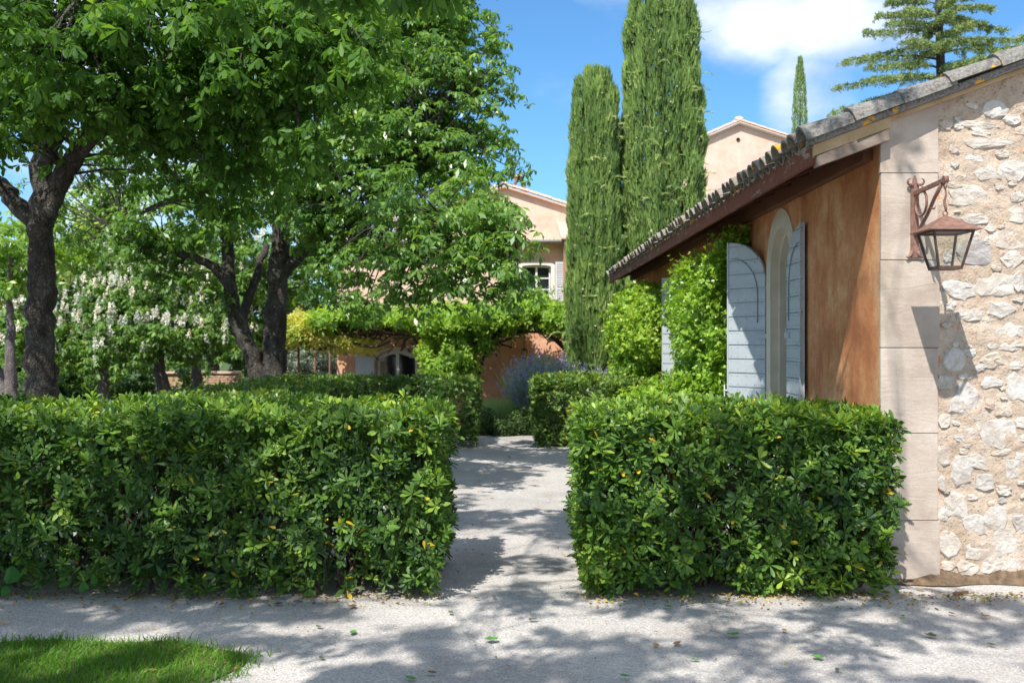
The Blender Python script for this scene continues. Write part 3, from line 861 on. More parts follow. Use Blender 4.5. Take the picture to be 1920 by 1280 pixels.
# forked chestnut in the middle
yB = 17.5
def wB(px, py, dy=0): return W(px, py, yB + dy)
limbsB = [
    ([wB(512, 822), wB(512, 740), wB(516, 650), wB(520, 560), wB(524, 480), wB(530, 400), wB(520, 300), wB(540, 150), wB(560, 0), wB(560, -200)], .235, .08),
    ([wB(497, 822), wB(488, 720), wB(470, 660), wB(445, 600), wB(430, 530), wB(425, 450), wB(400, 400), wB(380, 300, .3)], .175, .07),
    ([wB(520, 520), wB(560, 480), wB(590, 440, -.3), wB(640, 390, -.8), wB(700, 330, -1.2), wB(780, 290, -1.6)], .13, .04),
    ([wB(432, 540), wB(400, 500), wB(350, 480), wB(290, 465, .3), wB(240, 450, .5)], .10, .04),
    ([wB(528, 420), wB(600, 300, .2), wB(680, 180, .3), wB(760, 90, .3), wB(850, 20, .3)], .11, .04),
    ([wB(640, 390, -.8), wB(740, 420, -2.6), wB(850, 430, -4.3), wB(960, 430, -5.0)], .05, .015),
    ([wB(520, 320), wB(420, 220), wB(330, 120), wB(250, 0)], .10, .04),
    ([wB(475, 670), wB(455, 600, .5), wB(480, 520, .9), wB(500, 460, 1.2)], .11, .06),
]
lobesB = [LB(880, 365, 13.6, .42), LB(915, 385, 13.2, .38), LB(945, 405, 12.8, .28), LB(850, 350, 14.2, .4), LB(895, 335, 15.2, .35), LB(300, 400, 17.5, .9), LB(240, 450, 17, .6), LB(390, 380, 17, .9), LB(330, 470, 17.8, .55), LB(480, 350, 16.2, .9), LB(590, 350, 16, 1.0),
          LB(640, 440, 16, .85), LB(700, 340, 16, 1.2), LB(690, 230, 16.5, 1.4), LB(800, 200, 16.5, 1.25), LB(800, 90, 16.8, 1.3), LB(860, 240, 16.2, .85), LB(880, 140, 16.6, .75),
          LB(905, 290, 16.2, .55), LB(840, 320, 15.8, .7), LB(760, 400, 13.1, 0.69), LB(850, 420, 12.7, 0.64), LB(920, 420, 12.5, 0.51), LB(938, 465, 12.3, 0.34), LB(900, 490, 12.5, 0.51),
          LB(965, 500, 12.3, 0.20), LB(820, 510, 12.9, 0.52), LB(740, 490, 13.1, 0.60), LB(670, 510, 15.4, .6), LB(700, 560, 15.4, .38), LB(620, 530, 15.8, .38), LB(930, 540, 12.4, 0.19), LB(770, 550, 13.1, 0.26),
          LB(600, 470, 16.6, .4), LB(350, 520, 17.4, .3), LB(400, 540, 17.3, .3), LB(300, 530, 17.6, .28),
          LB(600, 180, 17.5, 1.5, .7), LB(700, 60, 17.5, 1.6, .8), LB(830, 0, 17, 1.1), LB(500, 100, 18, 1.6, .6), LB(350, 220, 18.5, 1.5, .7), LB(200, 300, 18.5, 1.1, .7), LB(120, 380, 19, .9, .5),
          LB(550, -80, 18, 1.6, .4), LB(780, -80, 17.5, 1.5, .5), LB(330, 60, 18.5, 1.3, .5)]
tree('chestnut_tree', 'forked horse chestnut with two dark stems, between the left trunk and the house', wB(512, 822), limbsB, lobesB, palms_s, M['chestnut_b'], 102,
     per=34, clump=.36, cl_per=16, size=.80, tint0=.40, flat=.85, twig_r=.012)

# shade tree overhead, its trunk behind the viewpoint and its lowest sprays entering at the top of the picture
rg = np.random.default_rng(77)
lobesS = []
for q in range(330):
    x, y, z = rg.uniform(-7.5, 3.4), rg.uniform(-6.0, 5.4), rg.uniform(5.0, 8.0)
    if (z - 1.7) < .36 * y + 1.1: continue
    tq = (7 - y) / .715; xw, zw = x + .305 * tq, z - tq
    if 2.3 < xw < 5 and -.4 < zw < 4.2: continue
    if x > 1.0 and y > 0 and rg.random() < .35: continue
    tq = z - 1.2; xh, yh = x + .305 * tq, y + .715 * tq
    if -4.2 < xh < -.9 and 6.3 < yh < 8.2 and rg.random() < .75: continue
    if -1.3 < xh < 3 and 6.2 < yh < 8.2 and rg.random() < .4: continue
    lobesS.append((x, y, z, rg.uniform(.35, .75)))
lobesS += [LB(760, -40, 6.8, .26), LB(840, -25, 6.6, .22), LB(640, -50, 6.8, .35), LB(420, -60, 7, .4), LB(250, -70, 7.2, .4)]
limbsS = [
    ([(-3.4, -3.5, 0), (-3.4, -3.4, 2), (-3.2, -3.2, 4), (-3.0, -2.6, 6), (-2.8, -2.2, 8.5)], .27, .1),
    ([(-3.3, -3.3, 3.2), (-2.0, -1.4, 5.0), (-.6, .8, 6.2), (.8, 2.4, 7)], .035, .01),
    ([(-3.2, -3.1, 3.8), (-4.2, -.8, 5.4), (-4.4, 2, 6.2), (-4.2, 4.2, 6.6)], .035, .01),
    ([(-3.1, -2.8, 4.8), (-.5, -2.6, 6.4), (2.2, -1.6, 7.5)], .035, .01),
    ([(-2.0, -1.4, 5.0), (-1.8, 1.6, 5.4), (-1.4, 4.4, 4.9), (-1.0, 6.0, 4.35), (-.6, 6.6, 4.15)], .012, .004),
    ([(-1.8, 1.6, 5.4), (-2.4, 4.2, 5.2), (-2.6, 6.4, 4.2)], .012, .004),
    ([(-3.2, -3.0, 4.5), (-5.6, -3.4, 6.4), (-7.4, -3.0, 7.2)], .12, .04),
]
tree('chestnut_tree', 'leafy chestnut whose drooping sprays enter at the very top edge and shade the gravel', (-3.4, -3.5, 0), limbsS, lobesS, palms_s, M['chestnut'], 103,
     per=13, clump=.27, cl_per=11, size=.9, tint0=.4, flat=.7, twig_r=.005)

# flowering chestnuts in the background
def back_tree(label, px, py_top, y, lobes, seed, flowers=.5, tint0=.4, group=None, r=.2, top=560, name='flowering_chestnut', mat='back_leaf', lean=0, per=22, clump=.45, size=1.15, tpls=None):
    b = np.array((PX(px, y), y, float(gz(0, y))))
    limbs = [([b, b + (lean * .5, 0, 1.2), b + (lean, 0, 2.2), (PX(px, y) + lean * 1.4, y, PZ(top, y))], r, r * .3)]
    return tree(name, label, b, limbs, lobes, tpls or palms_s, M[mat], seed, per=per, clump=clump, cl_per=14, size=size, tint0=tint0, flat=.85, bk='bark_back', flowers=flowers, trunk_n=12, twigs=False, group=group)
back_tree('white-blossomed chestnut behind the large left trunk, short pale trunk at its right', 195, 0, 26, [LB(150, 560, 26, 1.0), LB(230, 540, 26, 1.0), LB(190, 620, 25.4, 1.0), LB(260, 620, 25.6, .9), LB(140, 660, 25.6, .7), LB(210, 670, 25, .55), LB(180, 480, 26.5, 1.0)], 201, .8)
back_tree('white-blossomed chestnut between the two big trunks, leaning dark trunk below', 322, 0, 27, [LB(330, 560, 27, 1.0), LB(390, 580, 27, .9), LB(310, 640, 26.5, .8), LB(380, 640, 26.6, .7), LB(420, 640, 26.8, .5), LB(340, 500, 27.5, 1.0), LB(290, 580, 27, .8)], 202, .75, .42, None, .26, 560, 'flowering_chestnut', 'back_leaf', -.35)
back_tree('white-blossomed chestnut at the left edge of the picture', 10, 0, 25, [LB(0, 560, 25, .8), LB(50, 600, 25, .7), LB(-40, 620, 25, .9), LB(30, 660, 24.6, .7), LB(-70, 540, 25, 1), LB(110, 600, 25.5, .5)], 203, .9, .5)
back_tree('chestnut with a slim dark trunk beside the old brick wall', 370, 0, 29, [LB(440, 560, 29, 1.0), LB(480, 480, 29, 1.1), LB(400, 480, 29, 1.1), LB(440, 640, 29, .6), LB(560, 520, 30, 1.2), LB(570, 440, 30, 1.2)], 204, .5, .4, None, .22)
back_tree('bright yellow-green tree behind the left edge', 20, 0, 20, [LB(30, 440, 20, .8), LB(90, 470, 20, .55), LB(-40, 500, 20, .8), LB(20, 520, 20, .5), LB(150, 400, 21, .8), LB(230, 380, 21.5, .7), LB(140, 470, 21, .4)], 205, 0, .75, None, .14, 480, 'broadleaved_tree', 'chestnut_b')
# the wood beyond: trees one behind the other
for i, (px, y, h, lab) in enumerate([(-150, 38, 8, 'dark tall tree beyond the blossoms at the far left'), (60, 42, 9, 'dark tree seen past the left edge of the large trunk'),
                                     (220, 40, 8.5, 'dense tree seen above the middle of the white blossoms'), (400, 44, 8, 'rounded tree in the gap between the big trunks'),
                                     (560, 46, 7.5, 'pale green tree left of the pink house'), (690, 60, 9, 'tree hidden mostly by foliage behind the house roof'), (-400, 40, 9, 'broad tree past the left edge of the picture')]):
    rg = np.random.default_rng(300 + i)
    x = PX(px, y); lob = []
    for q in range(11):
        a = rg.uniform(0, 2 * math.pi); rr = rg.uniform(.5, 2.9)
        lob.append((x + rr * math.cos(a), y + rr * math.sin(a), rg.uniform(.8, h * .66), rg.uniform(1.3, 2.0)))
    b = (x, y, -1)
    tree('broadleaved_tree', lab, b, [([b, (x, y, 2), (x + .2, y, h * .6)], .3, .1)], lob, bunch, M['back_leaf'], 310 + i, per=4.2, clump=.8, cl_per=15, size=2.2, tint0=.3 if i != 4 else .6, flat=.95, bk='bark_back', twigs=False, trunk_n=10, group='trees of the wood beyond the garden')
# dark undergrowth below the blossoms
for i, (px, y, w_, lab) in enumerate([(60, 28, 1.7, 'dark shrub at the left of the undergrowth, beside the large trunk'), (150, 28, 1.5, 'dark shrub below the blossoms, left of the pale trunk'), (255, 28.5, 1.7, 'leafy shrub between the pale trunk and the leaning trunk'), (345, 30, 1.3, 'dark shrub between the leaning and the slim trunks'), (-60, 28, 1.7, 'shrub cut by the left edge of the picture')]):
    rg = np.random.default_rng(340 + i); x = PX(px, y)
    b = (x, y, -1)
    lob = [(x + rg.uniform(-w_, w_) * .6, y + rg.uniform(-.5, .5), rg.uniform(-.5, .9), rg.uniform(.6, .9)) for _ in range(7)]
    tree('shrub', lab, b, [([b, (x, y, 0), (x, y, .6)], .06, .03)], lob, bunch, M['back_leaf'], 350 + i, per=17, clump=.4, cl_per=12, size=1.05, tint0=.25, flat=1, cat='shrub', bk='bark_back', twigs=False, trunk_n=6)
# silver shrub beyond the posts
b = (PX(585, 33), 33, -1)
tree('silver_shrub', 'pale silver-leaved shrub behind the pergola posts', b, [([b, (b[0], 33, 0), (b[0], 33, 1)], .08, .03)],
     [LB(px, py, 33, .7) for px, py in ((545, 690), (580, 685), (620, 690), (560, 710), (605, 715), (640, 700))], [tpl_whorl(np.random.default_rng(9), 6, .10, .035, .5, -30, 60, False) for _ in range(3)], M['olive'], 360,
     per=70, clump=.3, cl_per=14, size=1, tint0=.55, flat=1, cat='shrub', bk='bark_back', twigs=False, trunk_n=6)

# ------------------------------------------------------------------ conifers
def spike_tpl(rg, L=.22, w=.035):
    out_ = []
    for i in range(3):
        a = rg.uniform(0, 6.28); d = np.array((math.cos(a), math.sin(a), 0)); s = np.array((-math.sin(a), math.cos(a), 0))
        l = L * rg.uniform(.7, 1.1); o_ = d * rg.uniform(0, .03)
        v = np.array([o_ - s * w / 2, o_ + s * w / 2, o_ + s * w * .3 + d * .02 + (0, 0, l * .6), o_ + d * .03 + (0, 0, l)])
        out_.append((v, [(0, 1, 2, 3)], rg.normal(0, .08)))
    return rosette(out_)
def cypress(label, px, y, rad_f, ztop, n, seed, group=None, sc=1.0, strays=60, lean=0):
    rg = np.random.default_rng(seed)
    x = PX(px, y); zb = float(gz(0, y))
    t = thing('cypress_tree', label, 'cypress', (x, y, zb), group)
    H = ztop - zb
    mobj('trunk', raw_mesh('trunk', *tube_arrays([(x, y, zb - .1), (x, y, zb + 1), (x + lean, y, zb + H * .93)], [.13, .11, .02], 8), None, M['bark']), t)
    h = rg.random(n) ** .92; a = rg.uniform(0, 2 * math.pi, n)
    z = zb + .15 + h * (H - .25)
    # vertical plumes: the outline is a bundle of upright fingers
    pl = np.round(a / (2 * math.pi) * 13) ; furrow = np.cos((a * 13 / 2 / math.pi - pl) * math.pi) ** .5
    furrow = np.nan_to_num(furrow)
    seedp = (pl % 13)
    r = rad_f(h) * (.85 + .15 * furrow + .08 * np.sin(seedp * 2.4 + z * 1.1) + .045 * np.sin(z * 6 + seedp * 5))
    topcut = 1 - .09 * (np.sin(seedp * 4.1) * .5 + .5)
    r = np.where(h > topcut, r * .6, r)
    dep = rg.random(n) ** 2 * .22
    r = r * (1 - dep)
    P = np.stack([x + lean * h + r * np.cos(a), y + r * np.sin(a), z], -1)
    A = np.stack([.16 * np.cos(a), .16 * np.sin(a), np.ones(n)], -1) + rg.normal(0, .10, (n, 3))
    ti = .40 + .20 * vnoise(P * (1, 1, .45), 3.4, seed) + .30 * (furrow - .65) + rg.normal(0, .14, n)  # furrow term paints the shade between plumes into the leaf tint
    tp = [spike_tpl(rg) for _ in range(5)]
    parts = [scatter(rg, P, A, rg.uniform(.6, 1.15, n) * sc, tp, ti)]
    # stray arching sprays in a paler tone
    for q in range(strays):
        aa = rg.uniform(math.pi, 2 * math.pi); hh = rg.uniform(.12, .9)
        rr = rad_f(np.array(hh)) * .98; m_ = 10
        tt = np.linspace(0, 1, m_); Ls = rg.uniform(.15, .5); sd = rg.uniform(-1, 1)
        c = np.stack([x + (rr + tt * Ls * .25) * math.cos(aa) + sd * tt * Ls, y + (rr + tt * Ls * .3) * math.sin(aa), zb + hh * H + Ls * (tt - .9 * tt * tt) * rg.uniform(-.4, 1.2)], -1)
        dA = np.gradient(c, axis=0) + rg.normal(0, .01, c.shape)
        parts.append(scatter(rg, c, dA, .5 * sc, tp, rg.uniform(.75, .97)))
    foliage('foliage', join(parts), M['cypress'], t)
    # cones
    m_ = int(n * .012); k = rg.integers(0, n, m_)
    cone = MB(); cone.ball((0, 0, 0), .022, 5, 3)
    cv = np.array(cone.v); cf = np.array([q for q in cone.f])
    d = scatter(rg, P[k] * 1.0 + np.stack([.03 * np.cos(a[k]), .03 * np.sin(a[k]), 0 * z[k]], -1), sph(rg, m_), rg.uniform(.7, 1.3, m_), [(cv, cf, np.zeros(len(cv)))], rg.random(m_))
    foliage('cones', d, M['cone'], t)
    return t
M['cone'] = leaf_mat('cypress_cone', [(0, (.25, .22, .17)), (1, (.50, .47, .40))], .02, .8, .2, (1, 1, 1))
def radA(h): return .72 * np.clip(1.02 - .30 * h, 0, 1) * np.clip((1.03 - h) / .10, 0, 1) ** .45 * np.clip(.88 + h, 0, 1)
def radB(h): return 1.20 * np.clip(1.03 - .40 * h ** 1.6, 0, 1) * np.clip((1.02 - h) / .12, 0, 1) ** .5 * np.clip(.86 + h, 0, 1)
def radC(h): return .62 * np.clip((1.01 - h), 0, 1) ** .45
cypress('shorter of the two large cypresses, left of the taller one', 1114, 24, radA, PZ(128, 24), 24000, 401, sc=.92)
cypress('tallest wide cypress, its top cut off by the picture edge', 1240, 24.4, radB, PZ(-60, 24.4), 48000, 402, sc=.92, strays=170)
cypress('slim dark clipped cypress in the distance, above the tiled eave', 1500, 40, radC, PZ(104, 40), 9000, 403, sc=.6, strays=0)

def cedar(label, px, y, zt, specs, seed):
    rg = np.random.default_rng(seed); x = PX(px, y)
    t = thing('cedar_tree', label, 'cedar', (x, y, -1))
    mobj('trunk', raw_mesh('trunk', *tube_arrays([(x + .25, y, -1.1), (x + .2, y, 4), (x + .08, y, 8), (x - .1, y, zt - 1.5), (x - .25, y, zt)], [.36, .3, .2, .1, .02], 9), None, M['bark'], True), t)
    tb, P, A = [], [], []
    def branch(a0, dirx, diry, L, rise, r0):
        m_ = 12; tt = np.linspace(0, 1, m_)
        c = a0 + np.stack([dirx * L * tt, diry * L * tt, rise * L * tt - .16 * L * tt ** 2.6 + .03 * np.sin(tt * 7)], -1) + rg.normal(0, .012 * L, (m_, 3)) * tt[:, None]
        tb.append((c, np.linspace(r0, .008, m_)))
        sx, sy = -diry, dirx
        for k in range(2, m_):
            for s in (-1, 1):
                for rep in range(1 + (k % 2)):
                    l2 = L * .27 * (1 - .55 * tt[k]) * rg.uniform(.5, 1.1)
                    m2 = 7; t2 = np.linspace(.05, 1, m2)
                    ang = rg.uniform(.6, 1.2) * s
                    dx = dirx * math.cos(ang) + sx * math.sin(ang); dy = diry * math.cos(ang) + sy * math.sin(ang)
                    c2 = c[k] + np.stack([dx * l2 * t2, dy * l2 * t2, -.22 * l2 * t2 ** 1.6], -1) + rg.normal(0, .015, (m2, 3))
                    tb.append((c2, np.linspace(.012, .004, m2)))
                    for w in range(m2):
                        hang = rg.uniform(.02, .15) * (1 - .3 * t2[w])
                        for z in np.linspace(0, hang, 2):
                            P.append(c2[w] + np.array((*rg.normal(0, .03, 2), -z))); A.append((dx, dy, -.4))
        for w in np.linspace(.1, 1, 40):
            P.append(a0 * 0 + np.array([np.interp(w, tt, c[:, q]) for q in range(3)]) + rg.normal(0, .03, 3)); A.append((dirx, diry, .2))
    for (h, az, L, rise) in specs:
        xx = x + np.interp(h, [0, 8, zt], [.2, .08, -.25])
        branch(np.array((xx, y, h)), math.cos(az), math.sin(az), L, rise, .05 * L / 3)
    tubes_obj('branches', tb, M['bark'], t, 5, 'stuff')
    P = np.array(P); A = np.array(A, float)
    tp = [tpl_whorl(rg, 5, .09, .024, .5, -20, 80, False) for _ in range(4)]
    foliage('needles', scatter(rg, P, A + rg.normal(0, .4, A.shape), rg.uniform(.7, 1.25, len(P)), tp, .45 + rg.normal(0, .2, len(P))), M['cedar'], t)
yc = 33
specs = []
rgc = np.random.default_rng(8)
def ph(py): return PZ(py, yc)
for (py, az, L, rise) in [(185, 3.2, 3.6, .02), (150, 3.0, 3.2, .13), (150, 3.6, 2.9, .05), (165, 2.6, 2.8, .06), (112, 3.15, 3.0, .14), (128, 3.5, 2.7, .07), (90, 2.8, 2.4, .10), (95, 3.9, 2.2, .08), (66, 3.2, 2.4, .17), (55, 3.6, 2.1, .13),
                          (30, 3.1, 1.9, .18), (35, 3.8, 1.8, .12), (8, 3.2, 1.6, .2), (-20, 3.5, 1.4, .25),
                          (140, 0, 2.7, .16), (120, .4, 2.3, .06), (100, -.2, 2.7, .10), (84, -.3, 2.3, .14), (70, .3, 2.2, .06), (45, 0, 2.1, .06), (30, .3, 1.8, .10), (20, -.3, 1.6, .15), (-5, 0, 1.4, .2), (180, -.2, 3, .08), (190, .5, 2.6, .05), (165, -.1, 3.6, .06),
                          (170, 4.5, 2.4, .05), (135, 4.9, 2.2, .08), (105, 4.4, 2.0, .1), (75, 4.8, 1.8, .1), (50, 4.5, 1.6, .12), (20, 4.7, 1.3, .15), (150, 1.5, 2.2, .08), (90, 1.7, 1.8, .1), (40, 1.4, 1.4, .12), (-35, 2, 1.0, .3), (-40, 5, 1.0, .3), (-60, .5, .7, .3)]:
    specs.append((ph(py), az, L, rise))
cedar('blue-green cedar with layered drooping branches above the tiled roof', 1765, yc, ph(-95), specs, 411)
specs2 = [(PZ(py, 30), az, L, r_) for (py, az, L, r_) in [(130, 3.1, 3.3, .18), (100, 3.3, 3.2, .14), (110, 2.7, 3.0, .1), (70, 3.2, 2.2, .15), (150, 3.0, 3.4, .1), (90, .2, 2.5, .1), (40, 3, 1.6, .2), (60, 4.6, 2, .1)]]
cedar('second cedar, only its branch tips showing at the right edge', 2060, 30, PZ(-60, 30), specs2, 412)

# ------------------------------------------------------------------ stone outbuilding on the right
X0, Y0, Y1 = 2.60, 7.0, 21.3
def zr(x): return 3.05 + .369 * (x - 2.05)
barn = thing('stone_outbuilding', 'low stone and ochre outbuilding with tiled roof at the right', 'outbuilding', (X0, Y0, 0))
# side wall with two arched openings
W1 = (9.24, 9.98); W2 = (13.75, 14.49)
o1 = arch(W1[0] - .07, W1[1] + .07, .05, 2.36, .52); o2 = arch(W2[0] - .07, W2[1] + .07, .05, 2.30, .50)
side = panel([(Y0 + .02, -.1), (Y1, -.1), (Y1, 3.2), (Y0 + .02, 3.2)], [o1, o2], .42, lambda u, v, d: (X0 + d, u, v))
side.build('plaster_wall', M['ochre'], barn)
# stone surrounds: flush ring a little proud of the plaster
for (a, b), vs, rs in ((W1, 2.36, .44), (W2, 2.30, .42)):
    outer = arch(a - .15, b + .15, .1, vs, rs + .18, 20); inner = arch(a, b, .1, vs, rs, 20)
    win = panel([(u, v) for u, v in outer], [], .01, lambda u, v, d: (X0 - .012 + d, u, v))
    # ring
    mb = MB(); n = len(outer)
    ring_o = outer[1:]; ring_i = inner[1:]
    def pp(q, x): return (x, q[0], q[1])
    m_ = len(ring_o); vv = [pp(q, X0 - .012) for q in ring_o] + [pp(q, X0 - .012) for q in ring_i] + [pp(q, X0 + .06) for q in ring_o] + [pp(q, X0 + .30) for q in ring_i]
    ff = []
    for i in range(m_ - 1):
        ff += [(i, i + 1, m_ + i + 1, m_ + i), (i, 2 * m_ + i, 2 * m_ + i + 1, i + 1), (m_ + i, m_ + i + 1, 3 * m_ + i + 1, 3 * m_ + i)]
    # left jamb closes to the floor
    ff += [(m_ - 1, 0, m_, 2 * m_ - 1)] if False else []
    vv2 = [pp(outer[0], X0 - .012), pp(inner[0], X0 - .012), pp(outer[0], X0 + .06), pp(inner[0], X0 + .30)]
    b0 = len(vv); vv += vv2
    ff += [(m_ - 1, b0, b0 + 1, 2 * m_ - 1), (m_ - 1, 3 * m_ - 1, b0 + 2, b0), (2 * m_ - 1, b0 + 1, b0 + 3, 4 * m_ - 1)]
    mb.add(vv, ff)
    wo = mb.build('arched_window', M['surround'], barn)
    # inner moulded step and frame
    st_o = arch(a + .0, b - .0, .1, vs, rs, 20); st_i = arch(a + .045, b - .045, .1, vs, rs - .05, 20)
    mb = MB(); m_ = len(st_o)
    mb.add([pp(q, X0 + .07) for q in st_o] + [pp(q, X0 + .07) for q in st_i] + [pp(q, X0 + .30) for q in st_i], [(i, i + 1, m_ + i + 1, m_ + i) for i in range(m_ - 1)] + [(m_ + i, m_ + i + 1, 2 * m_ + i + 1, 2 * m_ + i) for i in range(m_ - 1)] + [(m_ - 1, 0, m_, 2 * m_ - 1), (2 * m_ - 1, m_, 2 * m_, 3 * m_ - 1)])
    mb.build('reveal', M['surround'], wo)
    fr = panel(arch(a, b, .12, vs, rs, 16), [arch(a + .06, (a + b) / 2 - .03, .3, vs - .02, .02 + rs * .5, 8), arch((a + b) / 2 + .03, b - .06, .3, vs - .02, .02 + rs * .5, 8)], .05, lambda u, v, d: (X0 + .31 + d, u, v))
    fr.build('window_frame', M['white_paint'], wo)
    panel(arch(a + .01, b - .01, .13, vs, rs - .01, 12), [], .006, lambda u, v, d: (X0 + .33 + d, u, v)).build('pane', M['pane'], wo)

# shutters of horizontal boards, arched top
def shutter(hinge, free, z0, zs, zt, parent, boards_h=.147, high_free=True, th=.035, hw=True, mat='shutter'):
    """hinge and free are (x, y) of the vertical edges; the top curves from zs at the hinge to zt at the free edge"""
    hx_, fx = np.array(hinge), np.array(free)
    Wd = np.linalg.norm(fx - hx_); e = (fx - hx_) / Wd
    nrm_ = np.array((e[1], -e[0]))
    if nrm_[1] > .2 or (abs(nrm_[1]) <= .2 and nrm_[0] > 0): nrm_ = -nrm_       # towards the viewer / the path
    def topz(u): return zs + (zt - zs) * math.sqrt(max(0, 1 - (1 - u) ** 2))
    def q(u, z, d): p = hx_ + e * (u * Wd) - nrm_ * d; return (p[0], p[1], z)
    # outline body (backing boards)
    N = 14
    prof = [(0, z0), (1, z0)] + [(1 - i / N, topz(1 - i / N)) for i in range(N + 1)]
    mb = MB(); n = len(prof)
    mb.add([q(u, z, .016) for u, z in prof] + [q(u, z, th) for u, z in prof], [tuple(range(n))[::-1], tuple(range(n, 2 * n))] + [(i, (i + 1) % n, n + (i + 1) % n, n + i) for i in range(n)])
    sh = mb.build('shutter', M[mat], parent)
    # face boards
    z = z0; k = 0
    while z < zt - .02:
        z1 = min(z + boards_h - .012, zt)
        # u range where the board lies below the curve
        us = np.linspace(0.012, .988, 25)
        pts_t = [(u, min(z1, topz(u) - .004)) for u in us if topz(u) - .004 > z + .004]
        if len(pts_t) > 1:
            pr = [(pts_t[0][0], z)] + [(pts_t[-1][0], z)] + pts_t[::-1]
            mb = MB(); n = len(pr); d0 = .002 * (k % 2)
            mb.add([q(u, zz, d0) for u, zz in pr] + [q(u, zz, .0155) for u, zz in pr], [tuple(range(n))[::-1], tuple(range(n, 2 * n))] + [(i, (i + 1) % n, n + (i + 1) % n, n + i) for i in range(n)])
            mb.build('board', M[mat], sh)
        z += boards_h; k += 1
    # edge trim (frame strip on the free edge and along the curve) and a curved inner strip
    mb = MB()
    mb.hexa([q(.965, z0, -.008), q(1.0, z0, -.008), q(1.0, z0, .0), q(.965, z0, .0), q(.965, zt, -.008), q(1.0, zt, -.008), q(1.0, zt, 0), q(.965, zt, 0)])
    mb.build('edge_strip', M[mat], sh)
    if hw:
        pts = [q(.92 - .66 * (1 - math.cos(a)), zs - .06 + (zt - zs) * .78 * math.sin(a + 0), -.006) for a in np.linspace(math.pi / 2 * .98, 0, 10)]
        pts = [q(.90 - .68 * (1 - math.sin(a)) * 1.0, zs - .10 + (zt - zs) * .82 * math.sin(a) , -.006) for a in np.linspace(math.pi / 2, 0, 12)]
        pts = []
        for a in np.linspace(0, math.pi / 2, 12):
            pts.append(q(.20 + .68 * (1 - math.cos(a)), zs - .12 + (zt - zs) * .88 * math.sin(a), -.006))
        pts = [q(.20, zs - .42, -.006)] + pts
        mb = MB(); mb.tube(pts, .006, 5); mb.build('curved_strip', M['nail'], sh)
        for zz in (zs - .58, z0 + .35, (z0 + zs) / 2 - .25):
            mb = MB()
            mb.hexa([q(-.05, zz, -.010), q(.24, zz, -.010), q(.24, zz, -.001), q(-.05, zz, -.001), q(-.05, zz + .05, -.010), q(.24, zz + .05, -.010), q(.24, zz + .05, -.001), q(-.05, zz + .05, -.001)])
            hp = q(-.07, zz - .03, .01); mb.tube([hp, (hp[0], hp[1], zz + .09)], .014, 8)
            mb.build('hinge', M[mat], sh)
        mb = MB()
        zz = z0 + .07
        while zz < zt - .1:
            for u in (.10, .28, .5, .72, .9):
                if topz(u) - .06 > zz:
                    for dz in (-.045, .045):
                        c = q(u, zz + dz, -.001); mb.ball(c, .005, 5, 3)
            zz += boards_h
        mb.build('nails', M['nail'], sh)['kind'] = 'stuff'
        # latch at the free edge
        mb = MB(); c = q(.97, 1.18, -.012); c2 = q(1.03, 1.18, -.03)
        mb.tube([c, c2], .012, 6); mb.tube([(c2[0], c2[1], .98), (c2[0], c2[1], 1.24)], .007, 6); mb.tube([q(.9, 1.0, -.014), q(1.02, 1.0, -.014)], .009, 6)
        mb.build('latch', M[mat], sh)
    return sh
shutter((2.585, 10.15), (2.29, 10.58), .2, 2.31, 2.745, barn)
s_near = shutter((2.545, 9.24), (2.535, 8.74), .2, 2.31, 2.745, barn)
shutter((2.585, 14.66), (2.27, 15.05), .2, 2.24, 2.66, barn, hw=False)
shutter((2.545, 13.60), (2.53, 13.12), .2, 2.24, 2.66, barn, hw=False)

# front gable wall (rubble) with relief in the mortar
xg = np.linspace(3.0, 7.6, 190); zg = np.linspace(-.1, 1, 150)
Xg, Tg = np.meshgrid(xg, zg)
ztop = np.where(xg < 5.6, zr(xg), zr(5.6) - .369 * (xg - 5.6)) + .02
Zg = -.1 + (Tg + .1) / 1.1 * (ztop[None] + .1)
rgm = np.random.default_rng(2)
Pm = np.stack([Xg, 0 * Xg, Zg], -1)
rel = .010 * vnoise(Pm, 5, 1) + .010 * vnoise(Pm, 14, 3) + .007 * vnoise(Pm, 37, 5) + .004 * vnoise(Pm, 80, 7) + rgm.normal(0, .0022, Xg.shape)
Yg = Y0 + .012 + rel
idx = np.arange(Xg.size).reshape(Xg.shape)
Fm = np.stack([idx[:-1, :-1], idx[:-1, 1:], idx[1:, 1:], idx[1:, :-1]], -1).reshape(-1, 4)
mobj('rubble_wall', raw_mesh('rubble_wall', np.stack([Xg, Yg, Zg], -1).reshape(-1, 3), Fm, None, M['mortar'], True), barn)
bk_ = MB(); bk_.box(3.0, 7.6, Y0 + .06, Y0 + .4, -.1, 3.2); bk_.box(7.3, 7.6, Y0 + .4, Y1, -.1, 3.3); bk_.box(X0 + .42, 7.3, Y1 - .4, Y1, -.1, 3.2); bk_.build('rear_walls', M['mortar'], barn)

